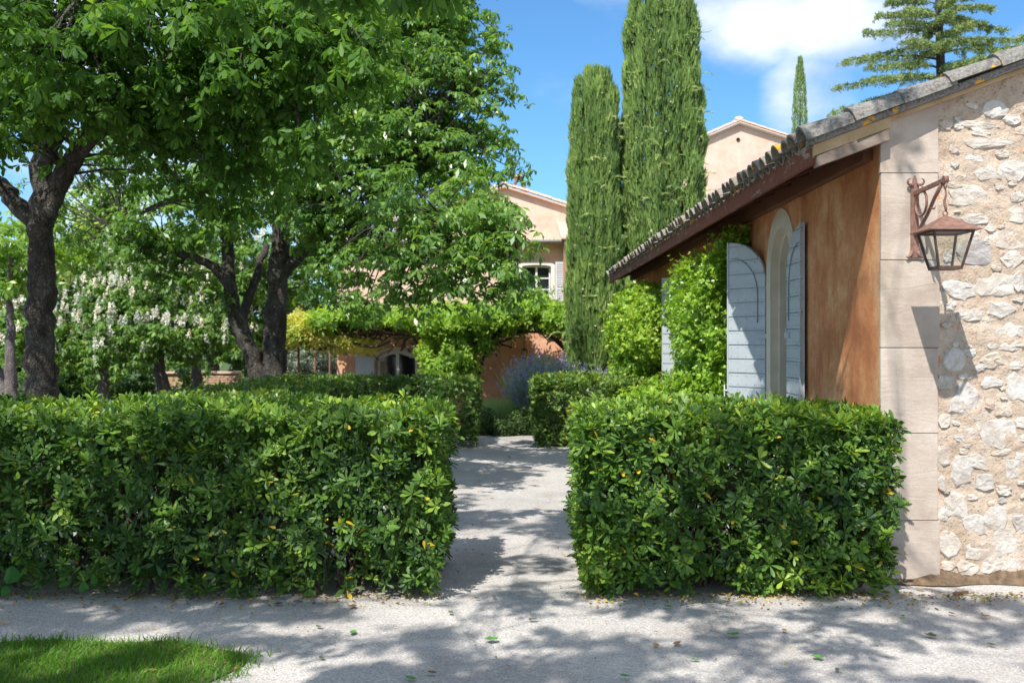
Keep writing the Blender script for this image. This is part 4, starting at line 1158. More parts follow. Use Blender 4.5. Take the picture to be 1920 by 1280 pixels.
stones_px = """1865 205 44 30|1832 233 74 15|1839 248 33 13|1898 224 28 17|1859 268 96 17|1791 279 18 17|1828 296 35 13|1902 320 44 32|1854 323 48 26|1780 325 20 26|1815 366 62 36|1828 410 52 22|1909 369 22 18|1791 347 22 13|1859 428 17 11|1907 404 28 31|1892 447 62 33|1828 474 58 48|1898 487 37 31|1911 528 20 34|1865 537 66 40|1802 544 50 30|1876 579 46 30|1784 574 18 13|1817 590 44 20|1855 624 54 21|1904 620 36 24|1900 649 42 18|1819 661 26 14|1790 677 40 38|1862 675 36 24|1908 685 24 14|1860 716 38 16|1776 718 32 24|1811 706 24 10|1908 728 34 46|1813 748 48 50|1884 771 26 20|1870 810 68 48|1815 810 28 17|1768 852 24 34|1880 848 38 10|1805 882 40 46|1832 866 42 24|1766 902 18 32|1900 880 20 30|1795 948 36 42|1827 984 36 34|1870 974 46 38|1912 982 22 26|1778 1018 44 46|1838 1030 46 36|1886 1016 50 42|1816 1066 36 25|1862 1058 40 30|1896 1062 36 30|1840 690 22 14|1846 905 30 26|1776 610 16 12|1884 920 26 16|1836 780 22 16|1772 790 22 20|1868 500 20 14|1783 430 20 16|1778 480 18 22|1800 820 20 12|1848 600 18 12|1770 965 18 24|1790 1085 26 16|1835 1085 30 14|1900 1085 30 14|1874 350 18 10|1800 235 18 12|1790 310 16 10|1852 452 16 12"""
rgs = np.random.default_rng(14)
def stone(cx, cz, w, h, proud):
    n = int(rgs.integers(9, 13)); off = rgs.uniform(0, 6.28)
    an = off + (np.arange(n) + rgs.uniform(-.28, .28, n)) * 2 * math.pi / n
    sq = 1 / np.maximum(np.abs(np.cos(an)), np.abs(np.sin(an))) ** rgs.uniform(.25, .75)
    rr = rgs.uniform(.66, 1.06, n) * sq
    ox, oz = rr * np.cos(an) * w / 2, rr * np.sin(an) * h / 2
    tilt = rgs.normal(0, .12); ox, oz = ox * math.cos(tilt) - oz * math.sin(tilt), ox * math.sin(tilt) + oz * math.cos(tilt)
    v = []
    for s, y in ((1.08, .016), (.98, -.1 * proud), (.88, -.8 * proud), (.45, -.95 * proud)):
        jy = rgs.normal(0, proud * .22, n) if y < 0 else np.zeros(n)
        js = s * (1 + (rgs.normal(0, .05, n) if y < 0 else 0))
        v += [(cx + a * b_, Y0 + .012 + y + c_, cz + e_ * b_) for a, b_, c_, e_ in zip(ox, np.broadcast_to(js, (n,)), jy, oz)]
    v.append((cx, Y0 + .012 - proud * 1.05, cz))
    f = []
    for k in range(3):
        for i in range(n): f.append((k * n + i, k * n + (i + 1) % n, (k + 1) * n + (i + 1) % n, (k + 1) * n + i))
    for i in range(n): f.append((3 * n + i, 3 * n + (i + 1) % n, 4 * n))
    mb = MB(); mb.add(v, f); mb.build('stone', M['stone'], barn)
occ = []
for s in stones_px.split('|'):
    a, b, c, d = map(float, s.split())
    cx, cz, w, h = PX(a, Y0), PZ(b, Y0), c * Y0 / F * 1.04, d * Y0 / F * 1.06
    stone(cx, cz, w * 1.26, h * 1.28, rgs.uniform(.006, .016)); occ.append((cx, cz, w, h))
tries = 0
while len(occ) < 295 and tries < 6000:
    tries += 1
    cx = rgs.uniform(3.06, 5.8) if tries % 3 else rgs.uniform(3.05, 3.7); w = rgs.uniform(.05, .15) if cx < 3.66 else rgs.uniform(.08, .26); h = w * rgs.uniform(.35, .8); cz = rgs.uniform(.1, 3.3 + (cx - 3) * .3)
    if any(abs(cx - a) < (w + c) / 2 * .90 and abs(cz - b) < (h + d) / 2 * .94 for a, b, c, d in occ): continue
    stone(cx, cz, w, h, rgs.uniform(.006, .016) if cx < 3.66 else rgs.uniform(.012, .026)); occ.append((cx, cz, w, h))

# quoin blocks, six stones with fine joints
zj = [-.06, .444, 1.055, 1.655, 2.27, 2.88]
for i in range(6):
    z0 = zj[i] + .0025; z1 = (zj[i + 1] if i < 5 else 0) - .0025
    xl = X0 - .012 + rgs.uniform(-.006, .004); xr = 2.995 + rgs.uniform(-.012, .008); yf = Y0 - .016 + rgs.uniform(-.003, .003)
    yb = Y0 + .019
    mb = MB()
    if i < 5: mb.hexa([(xl, yf, z0), (xr, yf, z0), (xr, yb + .1, z0), (xl, yb, z0), (xl, yf, z1), (xr, yf, z1), (xr, yb + .1, z1), (xl, yb, z1)])
    else: mb.hexa([(xl, yf, z0), (xr, yf, z0), (xr, yb + .1, z0), (xl, yb, z0), (xl, yf, zr(xl) - .005), (xr, yf, zr(xr) - .005), (xr, yb + .1, zr(xr) - .005), (xl, yb, zr(xl) - .005)])
    mb.build('quoin_stone', M['quoin'], barn, .003)
mb = MB(); mb.box(X0 + .004, 2.99, Y0 + .0, Y0 + .42, -.1, 3.2); mb.build('pillar_core', M['cream'], barn)
# dark damp foot of the wall: soil and moss fillet
mb = MB(); n = 40
xsn = np.linspace(2.55, 7.6, n)
v = []; 
for x in xsn:
    w_ = .07 + .03 * math.sin(x * 9) + rgs.uniform(-.01, .01)
    v += [(x, Y0 - w_, .006), (x, Y0 - w_ * .3, .05 + .02 * math.sin(x * 13)), (x, Y0 + .03, .10 + .03 * math.sin(x * 11 + 1))]
mb.add(v, [(3 * i + k, 3 * i + 3 + k, 3 * i + 4 + k, 3 * i + 1 + k) for i in range(n - 1) for k in range(2)])
tag(mb.build('earth_bank', simple('damp_earth', (.10, .065, .04), (.24, .17, .11), 16, .95, 70, .9, .02)), 'dark damp earth along the foot of the stone wall', kind='structure')

# eave: fascia, soffit boards, rafters, wall beam
mb = MB()
for (a, b) in ((6.93, 11.2), (11.205, 16.1), (16.105, Y1 + .02)):
    m1 = MB(); m1.box(2.085, 2.112, a, b, 2.935, 3.085); m1.build('fascia_board', M['fascia'], barn)
def slope_box(x0, x1, y0, y1, lo, hi):
    return [(x0, y0, zr(x0) + lo), (x1, y0, zr(x1) + lo), (x1, y1, zr(x1) + lo), (x0, y1, zr(x0) + lo), (x0, y0, zr(x0) + hi), (x1, y0, zr(x1) + hi), (x1, y1, zr(x1) + hi), (x0, y1, zr(x0) + hi)]
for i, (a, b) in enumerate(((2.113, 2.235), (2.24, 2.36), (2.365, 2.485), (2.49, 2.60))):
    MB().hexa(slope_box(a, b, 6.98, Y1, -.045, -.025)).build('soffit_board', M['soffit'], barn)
y = 7.35
raf = None
while y < Y1:
    if raf is None:
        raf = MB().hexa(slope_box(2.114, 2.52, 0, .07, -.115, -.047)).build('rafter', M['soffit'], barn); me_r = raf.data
        raf.location = (-X0, y - Y0, 0)
    else:
        c = bpy.data.objects.new('rafter', me_r); link(c, barn); c.location = (-X0, y - Y0, 0)
    y += .55
MB().box(2.525, 2.597, 7.17, Y1, 3.0, 3.165).build('wall_beam', M['beam'], barn, .004)
MB().hexa(slope_box(2.112, 2.62, 6.90, 6.975, -.165, -.085)).build('barge_board', M['greywood'], barn, .003)
MB().hexa(slope_box(2.09, 2.63, 6.905, 6.985, -.083, .0)).build('verge_mortar', M['cream'], barn, .004)
MB().hexa(slope_box(2.63, 5.6, 6.925, 6.99, -.03, .0)).build('verge_mortar', M['cream'], barn, .004)
# roof body
mb = MB(); mb.hexa(slope_box(2.12, 5.6, 6.99, Y1, -.022, .004))
mb.hexa([(5.6, 6.99, zr(5.6) - .022), (8, 6.99, zr(5.6) - .022 - .9), (8, Y1, zr(5.6) - .922), (5.6, Y1, zr(5.6) - .022), (5.6, 6.99, zr(5.6) + .004), (8, 6.99, zr(5.6) - .9), (8, Y1, zr(5.6) - .9), (5.6, Y1, zr(5.6) + .004)])
mb.build('roof_deck', M['cream'], barn)

def tile_verts(L, r0, r1, th, n=8, convex=True, arc=160):
    """canal tile along +X rising none; r0 at x=0, r1 at x=L"""
    v = []; a0 = R(90 - arc / 2)
    for (x, r) in ((0, r0), (L * .5, (r0 + r1) / 2), (L, r1)):
        for rr in (r, r - th):
            for i in range(n + 1):
                a = a0 + R(arc) * i / n
                v.append((x, rr * math.cos(a), rr * math.sin(a) * (1 if convex else -1) - (0 if convex else -0)))
    m_ = n + 1; f = []
    for k in range(2):
        o0, i0, o1, i1 = k * 2 * m_, k * 2 * m_ + m_, (k + 1) * 2 * m_, (k + 1) * 2 * m_ + m_
        for i in range(n):
            f += [(o0 + i, o0 + i + 1, o1 + i + 1, o1 + i), (i0 + i, i1 + i, i1 + i + 1, i0 + i + 1)]
        f += [(o0, o1, i1, i0), (o0 + n, i0 + n, i1 + n, o1 + n)]
    for i in range(n):
        f += [(i, m_ + i, m_ + i + 1, i + 1), (4 * m_ + i, 4 * m_ + i + 1, 5 * m_ + i + 1, 5 * m_ + i)]
    return v, f
ang = math.atan(.369)
def tile_mesh(name, mat, L, r0, r1, th, convex, arc=170):
    v, f = tile_verts(L, r0, r1, th, 8, convex, arc)
    me = bpy.data.meshes.new(name); me.from_pydata(v, [], f); me.materials.append(mat)
    bm = bmesh.new(); bm.from_mesh(me); bmesh.ops.recalc_face_normals(bm, faces=bm.faces); bm.to_mesh(me); bm.free()
    for p in me.polygons: p.use_smooth = False
    me.update(); return me
me_cov = [tile_mesh('roof_tile', M['tile'], .46, .098 * k, .074 * k, .018, True) for k in (1, .96, 1.04)]
me_pan = tile_mesh('pan_tile', M['tile'], .46, .078, .09, .014, False)
rgt = np.random.default_rng(31)
y = 7.14; i = 0
def put_tile(name, me, x, y, z, yaw=0, roll=0, pitch=0):
    o = bpy.data.objects.new(name, me); link(o, barn)
    o.rotation_euler = (roll, -ang + pitch, yaw); o.location = (x - X0, y - Y0, z)
    return o
while y < Y1 - .05 and i < 72:
    dx = rgt.normal(0, .012)
    put_tile('roof_tile', me_cov[i % 3], 2.015 + dx, y, zr(2.015 + dx) + .052 + rgt.normal(0, .005), rgt.normal(0, .03), rgt.normal(0, .05))
    put_tile('pan_tile', me_pan, 2.05 + rgt.normal(0, .008), y + .1, zr(2.05) + .075, rgt.normal(0, .02))
    y += .208; i += 1
# verge row
me_ver = [tile_mesh('verge_tile', M['verge'], .40, .112 * k, .086 * k, .022, True, 178) for k in (1, 1.03, .98)]
for k in range(11):
    x = 2.02 + k * .335
    put_tile('verge_tile', me_ver[k % 3], x, 6.925 + rgt.normal(0, .006), zr(x) + .045 + .006 + rgt.normal(0, .004), rgt.normal(0, .02), rgt.normal(0, .04))
# skirt of verge tiles: mortar packing below them
MB().hexa(slope_box(2.06, 5.6, 6.87, 6.99, .0, .05)).build('tile_bedding', M['verge'], barn, .006)
# remaining roof surface: rows of canal tiles
v, f = [], []; b = 0
for j in range(69):
    yy = 7.14 + j * .208
    for r_ in range(9):
        xx = 2.38 + r_ * .36
        n = 6
        for (x, r) in ((xx, .088), (xx + .40, .074)):
            for q in range(n + 1):
                a = math.pi * q / n
                v.append((x - r * math.sin(a) * math.sin(ang), yy + r * math.cos(a), zr(x) + .045 + (.0 if x == xx else -.012) + r * math.sin(a) * math.cos(ang)))
        f += [(b + q, b + q + 1, b + n + 2 + q, b + n + 1 + q) for q in range(n)]
        b += 2 * (n + 1)
o = mobj('tile_covering', raw_mesh('tile_covering', v, np.array(f), None, M['tile'], True), barn); o['kind'] = 'stuff'

# ------------------------------------------------------------------ wall lantern
LX, LY = 2.82, 6.48
lan = thing('wall_lantern', 'rusty iron lantern hanging from a bracket on the stone corner pillar', 'lantern', (LX, 6.96, 2.27))
yq = Y0 - .022
mb = MB(); mb.box(LX - .028, LX + .028, yq - .014, yq, 2.285, 2.80)
mb.add([(LX - .02, yq - .014, 2.80), (LX + .02, yq - .014, 2.80), (LX + .012, yq - .014, 2.84), (LX, yq - .014, 2.865), (LX - .012, yq - .014, 2.84), (LX - .02, yq, 2.80), (LX + .02, yq, 2.80), (LX + .012, yq, 2.84), (LX, yq, 2.865), (LX - .012, yq, 2.84)],
       [(0, 1, 2, 3, 4), (9, 8, 7, 6, 5), (0, 5, 6, 1), (1, 6, 7, 2), (2, 7, 8, 3), (3, 8, 9, 4), (4, 9, 5, 0)])
pl = mb.build('back_plate', M['iron_rust'], lan, .002)
for s in (-1, 1):
    pts = [(LX + s * .02, yq - .02, 2.79)] + [(LX + s * (.035 + .022 * math.cos(a)), yq - .02 - .012 * k / 6, 2.815 + .022 * math.sin(a)) for k, a in enumerate(np.linspace(-2.2, 1.5, 7))]
    MB().tube(pts, [.012, .011, .010, .009, .008, .007, .005, .003], 6).build('scroll', M['iron_rust'], pl)
    pts = [(LX + s * .02, yq - .01, 2.33), (LX + s * .03, yq - .012, 2.30), (LX + s * .052, yq - .014, 2.287), (LX + s * .062, yq - .012, 2.292)]
    MB().tube(pts, [.014, .012, .009, .004], 6).build('foot_scroll', M['iron_rust'], pl)
mb = MB(); mb.bar((LX, yq - .01, 2.735), (LX, LY - .01, 2.752), .022, .028); mb.build('arm', M['iron_rust'], lan, .002)
mb = MB(); mb.tube([(LX, LY + .05, 2.735), (LX, LY + .16, 2.66), (LX, LY + .28, 2.56), (LX, yq - .06, 2.46), (LX, yq - .012, 2.44)], .013, 8)
mb.tube([(LX, LY + .22, 2.60), (LX, LY + .17, 2.585), (LX + .005, LY + .155, 2.60)], [.009, .006, .002], 6); mb.build('brace', M['iron_rust'], lan)
cy_, cz_ = yq - .115, 2.65
mb = MB(); mb.tube([(LX, cy_ + .095 * math.cos(a), cz_ + .085 * math.sin(a)) for a in np.linspace(0, 2 * math.pi, 24)], .009, 6, False)
for v_ in range(0): pass
mb.build('ring', M['iron_rust'], lan)
mb = MB(); mb.tube([(LX - .014, LY, 2.752), (LX + .014, LY, 2.752)], .026, 10); mb.build('knuckle', M['iron_rust'], lan, 0)
mb = MB(); mb.tube([(LX, LY + .018 * math.cos(a), 2.715 + .022 * math.sin(a)) for a in np.linspace(0, 2 * math.pi, 14)], .005, 6, False)
pts = [(LX, LY, 2.695)] + [(LX + .004 * math.sin(k), LY + .004 * math.cos(k * 1.3), 2.695 - .15 * k / 8) for k in range(1, 9)]
mb.tube(pts, [.005, .006, .007, .007, .008, .008, .009, .009, .006], 6)
mb.tube([(LX + .015 * math.cos(a), LY, 2.533 + .015 * math.sin(a)) for a in np.linspace(0, 2 * math.pi, 14)], .0045, 6, False)
mb.build('hook', M['iron_rust'], lan)
def sq(h, z): return [(LX - h, LY - h, z), (LX + h, LY - h, z), (LX + h, LY + h, z), (LX - h, LY + h, z)]
mb = MB(); ap = (LX, LY, 2.518)
base = sq(.165, 2.418); b2 = sq(.165, 2.412); mid_ = sq(.07, 2.478); tp = sq(.008, 2.518)
mb.add(b2 + base + mid_ + tp, [(0, 3, 2, 1)] + [(4 * k + i, 4 * k + (i + 1) % 4, 4 * k + 4 + (i + 1) % 4, 4 * k + 4 + i) for k in range(3) for i in range(4)] + [(12, 13, 14, 15)])
mb.build('hood', M['iron_rust'], lan)
hT, hB, zT, zB = .128, .074, 2.412, 2.176
for sx, sy in ((-1, -1), (1, -1), (1, 1), (-1, 1)):
    fr = MB(); fr.bar((LX + sx * hT, LY + sy * hT, zT), (LX + sx * hB, LY + sy * hB, zB), .013, .013, (0, 1, 0)); fr.build('frame_bar', M['iron_dark'], lan)
t_, b_ = sq(hT, zT - .006), sq(hB, zB)
for i in range(4):
    MB().bar(t_[i], t_[(i + 1) % 4], .012, .012).build('upper_rim', M['iron_dark'], lan); MB().bar(b_[i], b_[(i + 1) % 4], .014, .022).build('lower_rim', M['iron_dark'], lan)
mb = MB(); mb.add(sq(hB, zB - .01) + sq(hB, zB - .004), [(0, 3, 2, 1), (4, 5, 6, 7), (0, 1, 5, 4), (1, 2, 6, 5), (2, 3, 7, 6), (3, 0, 4, 7)]); mb.build('floor_plate', M['iron_dark'], lan)
for i in range(4):
    a, b, c, d = sq(hT - .004, zT - .01)[i], sq(hT - .004, zT - .01)[(i + 1) % 4], sq(hB - .004, zB + .004)[(i + 1) % 4], sq(hB - .004, zB + .004)[i]
    mb = MB(); mb.add([a, b, c, d], [(0, 1, 2, 3)]); mb.build('pane', M['glass'], lan)

# ------------------------------------------------------------------ climbing jasmine on the outbuilding
rg = np.random.default_rng(51)
jas = [tpl_whorl(rg, 7, .085, .036, .5, -10, 55, False) for _ in range(6)]
def mound(name, label, lobes, dens, tpls, mat, seed, cat='climbing plant', size=1.0, tint0=.45, up=.6, depth=.35, stems=None, rough=.06, shoots=0, group=None, stem_mat='vine', cut=None):
    rg = np.random.default_rng(seed)
    c0 = np.mean([l[:3] for l in lobes], 0); t = thing(name, label, cat, (c0[0], c0[1], min(l[2] - l[5] for l in lobes)), group)
    PP, NN = [], []
    for (x, y, z, rx, ry, rz) in lobes:
        area = 4 * math.pi * ((rx * ry) ** 1.6 + (rx * rz) ** 1.6 + (ry * rz) ** 1.6) ** (1 / 1.6) / 3 ** (1 / 1.6)
        n = int(area * dens); d = sph(rg, n)
        s = 1 - depth * rg.random(n) ** 2 / max(.3, min(rx, ry, rz)) * .6
        rr = np.array((rx, ry, rz))
        P = np.array((x, y, z)) + d * rr * s[:, None]
        N = norm(d / rr)
        P += N * (rough * vnoise(P, 5, seed) + rg.normal(0, rough * .5, n))[:, None]
        # drop what lies deep inside another lobe
        k = np.ones(n, bool)
        for l2 in lobes:
            if l2[:3] == (x, y, z): continue
            q = (P - np.array(l2[:3])) / np.array(l2[3:6]); k &= (q ** 2).sum(1) > .45
        PP.append(P[k]); NN.append(N[k])
    P, N = np.concatenate(PP), np.concatenate(NN)
    if cut is not None:
        k = cut(P); P, N = P[k], N[k]
    n = len(P)
    A = norm(N + np.array((0, 0, up)) + rg.normal(0, .45, (n, 3)))
    ti = tint0 + .15 * vnoise(P, 3.5, seed + 3) + rg.normal(0, .16, n)
    parts = [scatter(rg, P, A, rg.uniform(.65, 1.2, n) * size, tpls, ti)]
    tb = []
    for q in range(shoots):
        i = rg.integers(0, n)
        if N[i][2] < .1: continue
        c = P[i]; dv = norm(N[i] * .4 + np.array((rg.normal(0, .3), rg.normal(0, .3), 1.0))); L = rg.uniform(.12, .38)
        pts = [c + dv * L * s + np.array((0, 0, -.1 * L * s * s)) for s in np.linspace(0, 1, 6)]
        tb.append((pts, np.linspace(.004, .0015, 6)))
        parts.append(scatter(rg, np.array(pts[1:]), np.tile(dv, (5, 1)) + rg.normal(0, .4, (5, 3)), .5 * size, tpls, .75))
    foliage('foliage', join(parts), M[mat], t)
    if stems: tb += [(s, np.linspace(.03, .012, len(s))) for s in stems]
    if tb: tubes_obj('stems', tb, M[stem_mat], t, 5, 'stuff')
    return t
cutw = lambda P: (P[:, 0] < 2.60) & (P[:, 2] > 0) & (P[:, 1] > 10.72)
mound('climbing_jasmine', 'bright green climber beside the open shutter, reaching up to the eave',
      [(2.45, 10.9, 2.2, .42, .55, .70), (2.25, 11.4, 1.75, .42, .6, .75), (2.3, 12.1, 2.1, .42, .7, .66), (2.35, 12.6, 1.3, .3, .5, .5), (2.15, 11.3, .75, .50, .9, .65), (2.1, 12.8, .7, .55, .9, .58), (2.45, 10.75, 1.2, .3, .3, .9), (2.5, 10.9, 2.72, .22, .5, .22), (2.1, 14.2, .62, .5, .9, .45)],
      400, jas, 'jasmine', 501, cut=cutw, shoots=35, stems=[[(2.55, 11.2, 0), (2.5, 11.3, 1), (2.5, 11.2, 2.6)], [(2.5, 12.4, 0), (2.5, 12.3, 1.2), (2.45, 12.2, 2.4)]], size=.80)
mound('climbing_jasmine', 'rounded light green climber at the far end of the outbuilding, below the eave tip',
      [(2.25, 17.1, 1.9, .62, 1.0, .80), (2.3, 16.0, 1.95, .42, .6, .55), (2.2, 17.2, 1.0, .5, 1.0, .8), (2.1, 16.2, .55, .55, 1.0, .5), (2.35, 18.6, 1.5, .5, .8, 1.1)],
      340, jas, 'jasmine', 502, cut=cutw, shoots=30, stems=[[(2.55, 17.2, 0), (2.5, 17.3, 1), (2.5, 17.2, 2.2)]], size=.88, tint0=.52)

# ------------------------------------------------------------------ farmhouse
YH = 29.0
def hx(px): return PX(px, YH)
def hz(py): return PZ(py, YH)
house = thing('farmhouse', 'pink farmhouse with grey shutters behind the vine pergola', 'house', (0, YH, -1))
xl, xr_ = hx(632), 5.2
def fmap(Y): return lambda u, v, d: (u, Y + d, v)
# lower window (wide segmental arch) and upper window
lw = (hx(706), hx(783)); uw = (hx(979), hx(1033))
lwo = arch(lw[0], lw[1], -1 + .3, hz(676), hz(660) - hz(676) + .06, 14)
uwo = arch(uw[0], uw[1], hz(590), hz(500), .05, 10)
zt = hz(458)
zmid = hz(600)
# upper storey in pale plaster; the lower one in a deeper rose tone, 6 mm proud
panel([(xl, zmid), (xr_, zmid), (xr_, zt), (xl, zt)], [uwo], .4, fmap(YH)).build('upper_wall', M['pink'], house)
panel([(xl, -1.2), (xr_, -1.2), (xr_, zmid), (xl, zmid)], [lwo], .4, fmap(YH - .006)).build('lower_wall', M['pink_low'], house)
mb = MB(); mb.box(xl, xl + .4, YH + .4, YH + 8, -1.2, zt); mb.box(xl + .4, xr_, YH + 1.2, YH + 1.4, -1.2, zt); mb.build('side_wall', M['pink'], house)
MB().box(xl + .4, xr_, YH + .42, YH + 1.18, -1.1, -1.0).build('floor_slab', M['dark'], house)
# stone arch over the lower window with keystone
ao = arch(lw[0] - .15, lw[1] + .15, -1, hz(678), hz(657) - hz(678) + .10, 14); ai = arch(lw[0] - .03, lw[1] + .03, -1, hz(676), hz(660) - hz(676) + .08, 14)
mb = MB(); m_ = 15; A_, B_ = ao[2:], ai[2:]
mb.add([(u, YH - .05, v) for u, v in A_] + [(u, YH - .05, v) for u, v in B_] + [(u, YH + .02, v) for u, v in A_] + [(u, YH + .15, v) for u, v in B_],
       [(i, i + 1, m_ + i + 1, m_ + i) for i in range(m_ - 1)] + [(i, 2 * m_ + i, 2 * m_ + i + 1, i + 1) for i in range(m_ - 1)] + [(m_ + i, m_ + i + 1, 3 * m_ + i + 1, 3 * m_ + i) for i in range(m_ - 1)])
fw = mb.build('arched_window', M['surround'], house)
c = (lw[0] + lw[1]) / 2; kz = hz(657)
mb = MB(); mb.add([(c - .07, YH - .075, kz - .12), (c + .07, YH - .075, kz - .12), (c + .10, YH - .075, kz + .10), (c - .10, YH - .075, kz + .10), (c - .07, YH - .04, kz - .12), (c + .07, YH - .04, kz - .12), (c + .10, YH - .04, kz + .10), (c - .10, YH - .04, kz + .10)], [(0, 1, 2, 3), (7, 6, 5, 4), (0, 4, 5, 1), (1, 5, 6, 2), (2, 6, 7, 3), (3, 7, 4, 0)])
mb.build('keystone', M['surround'], fw)
def casement(a, b, z0, vs, rs, y, parent, nbar=0, glass_mat='pane', curtain=False, mat='white_paint', wfr=.07):
    c = (a + b) / 2
    holes = []
    lo, hi = z0 + .12, vs - .04
    for (u0, u1) in ((a + wfr, c - wfr * .55), (c + wfr * .55, b - wfr)):
        left = u0 < c - .01 and u1 < c
        r_in = (vs + rs * .45, vs + rs * .95) if left else (vs + rs * .95, vs + rs * .45)
        tv = [(u1, r_in[1] - wfr), (u1 * .6 + u0 * .4, (r_in[0] + 2 * r_in[1]) / 3 - wfr + .01), (u0, r_in[0] - wfr)]
        holes.append([(u0, lo), (u1, lo)] + tv)
        if nbar:
            for k in range(nbar):
                zz = lo + (vs - lo) * (k + 1) / (nbar + 1)
    f_ = panel(arch(a + .005, b - .005, z0 + .01, vs, rs - .01, 12), holes, .06, lambda u, v, d: (u, y + d, v))
    fo = f_.build('window_frame', M[mat], parent)
    if nbar:
        mb = MB()
        for (u0, u1) in ((a + wfr, c - wfr * .55), (c + wfr * .55, b - wfr)):
            for k in range(nbar):
                zz = lo + (vs - lo) * (k + 1) / (nbar + 1)
                mb.box(u0 - .005, u1 + .005, y + .012, y + .045, zz - .018, zz + .018)
        mb.build('glazing_bar', M[mat], parent)
    panel(arch(a + .02, b - .02, z0 + .03, vs, rs - .02, 10), [], .005, lambda u, v, d: (u, y + .05 + d, v)).build('pane', M['pane'], parent)
    if curtain:
        mb = MB(); n = 14; u0, u1 = a + wfr, a + wfr + .17
        us = np.linspace(u0, u1, n); v = []
        for i, u in enumerate(us):
            yy = y + .035 + .010 * math.sin(i * 2.1)
            v += [(u, yy, z0 + .2), (u + (.0), yy, vs - .02 + .1 * (u - u0))]
        mb.add(v, [(2 * i, 2 * i + 2, 2 * i + 3, 2 * i + 1) for i in range(n - 1)])
        mb.build('curtain', M['curtain'], parent)
casement(lw[0], lw[1], -.7, hz(676), hz(660) - hz(676) + .06, YH + .14, fw, 0, curtain=True, mat='white_paint', wfr=.085)
# upper window surround
mb = MB()
ao = arch(uw[0] - .11, uw[1] + .11, hz(592), hz(497), .09, 10); ai = arch(uw[0], uw[1], hz(592), hz(500), .05, 10)
A_, B_ = ao[1:] + [ao[0]], ai[1:] + [ai[0]]; m_ = len(A_)
mb.add([(u, YH - .03, v) for u, v in A_] + [(u, YH - .03, v) for u, v in B_] + [(u, YH + .02, v) for u, v in A_] + [(u, YH + .16, v) for u, v in B_],
       [(i, i + 1, m_ + i + 1, m_ + i) for i in range(m_ - 1)] + [(i, 2 * m_ + i, 2 * m_ + i + 1, i + 1) for i in range(m_ - 1)] + [(m_ + i, m_ + i + 1, 3 * m_ + i + 1, 3 * m_ + i) for i in range(m_ - 1)])
uwn = mb.build('upper_window', M['surround_white'], house)
casement(uw[0], uw[1], hz(592), hz(500), .05, YH + .12, uwn, 3, wfr=.055)
# shutters
def louvre_shutter(u0, u1, z0, z1, y, parent):
    mb = MB(); w = .05
    mb.box(u0, u0 + w, y, y + .04, z0, z1); mb.box(u1 - w, u1, y, y + .04, z0, z1)
    for zz in (z0, (z0 + z1) / 2 - .04, z1 - .07): mb.box(u0 + w, u1 - w, y + .004, y + .036, zz, zz + .07)
    s = mb.build('shutter', M['shutter_far'], parent)
    z = z0 + .09; k = 0; me = None
    while z < z1 - .08:
        if not ((z0 + z1) / 2 - .055 < z < (z0 + z1) / 2 + .04):
            m1 = MB(); m1.hexa([(u0 + w, y + .004, z - .018), (u1 - w, y + .004, z - .018), (u1 - w, y + .034, z + .012), (u0 + w, y + .034, z + .012), (u0 + w, y + .004, z - .010), (u1 - w, y + .004, z - .010), (u1 - w, y + .034, z + .020), (u0 + w, y + .034, z + .020)])
            m1.build('slat', M['shutter_far'], s)
        z += .052
louvre_shutter(uw[1] + .13, uw[1] + .13 + .42, hz(592), hz(490), YH - .06, house)
louvre_shutter(uw[0] - .13 - .42, uw[0] - .13, hz(592), hz(490), YH - .06, house)
def board_shutter(u0, u1, z0, zl, zr_, y, parent):
    N = 8
    def tz(u): t = (u - u0) / (u1 - u0); return zl + (zr_ - zl) * math.sin(t * math.pi / 2) if zr_ > zl else zr_ + (zl - zr_) * math.sin((1 - t) * math.pi / 2)
    prof = [(u0, z0), (u1, z0)] + [(u1 + (u0 - u1) * i / N, tz(u1 + (u0 - u1) * i / N)) for i in range(N + 1)]
    n = len(prof); mb = MB()
    mb.add([(u, y + .02, z) for u, z in prof] + [(u, y + .045, z) for u, z in prof], [tuple(range(n)), tuple(range(n, 2 * n))[::-1]] + [(i, (i + 1) % n, n + (i + 1) % n, n + i) for i in range(n)])
    s = mb.build('shutter', M['shutter_far'], parent)
    z = z0
    while z < max(zl, zr_):
        us = [u for u in np.linspace(u0 + .01, u1 - .01, 12) if tz(u) > z + .01]
        if len(us) > 1:
            pr = [(us[0], z), (us[-1], z)] + [(u, min(z + .158, tz(u))) for u in us[::-1]]
            n = len(pr); m1 = MB()
            m1.add([(u, y, zz) for u, zz in pr] + [(u, y + .019, zz) for u, zz in pr], [tuple(range(n)), tuple(range(n, 2 * n))[::-1]] + [(i, (i + 1) % n, n + (i + 1) % n, n + i) for i in range(n)])
            m1.build('board', M['shutter_far'], s)
        z += .17
board_shutter(hx(667), hx(703), -.8, hz(664), hz(672), YH - .07, house)
board_shutter(lw[1] + .05, lw[1] + .62, -.8, hz(672), hz(664), YH - .07, house)
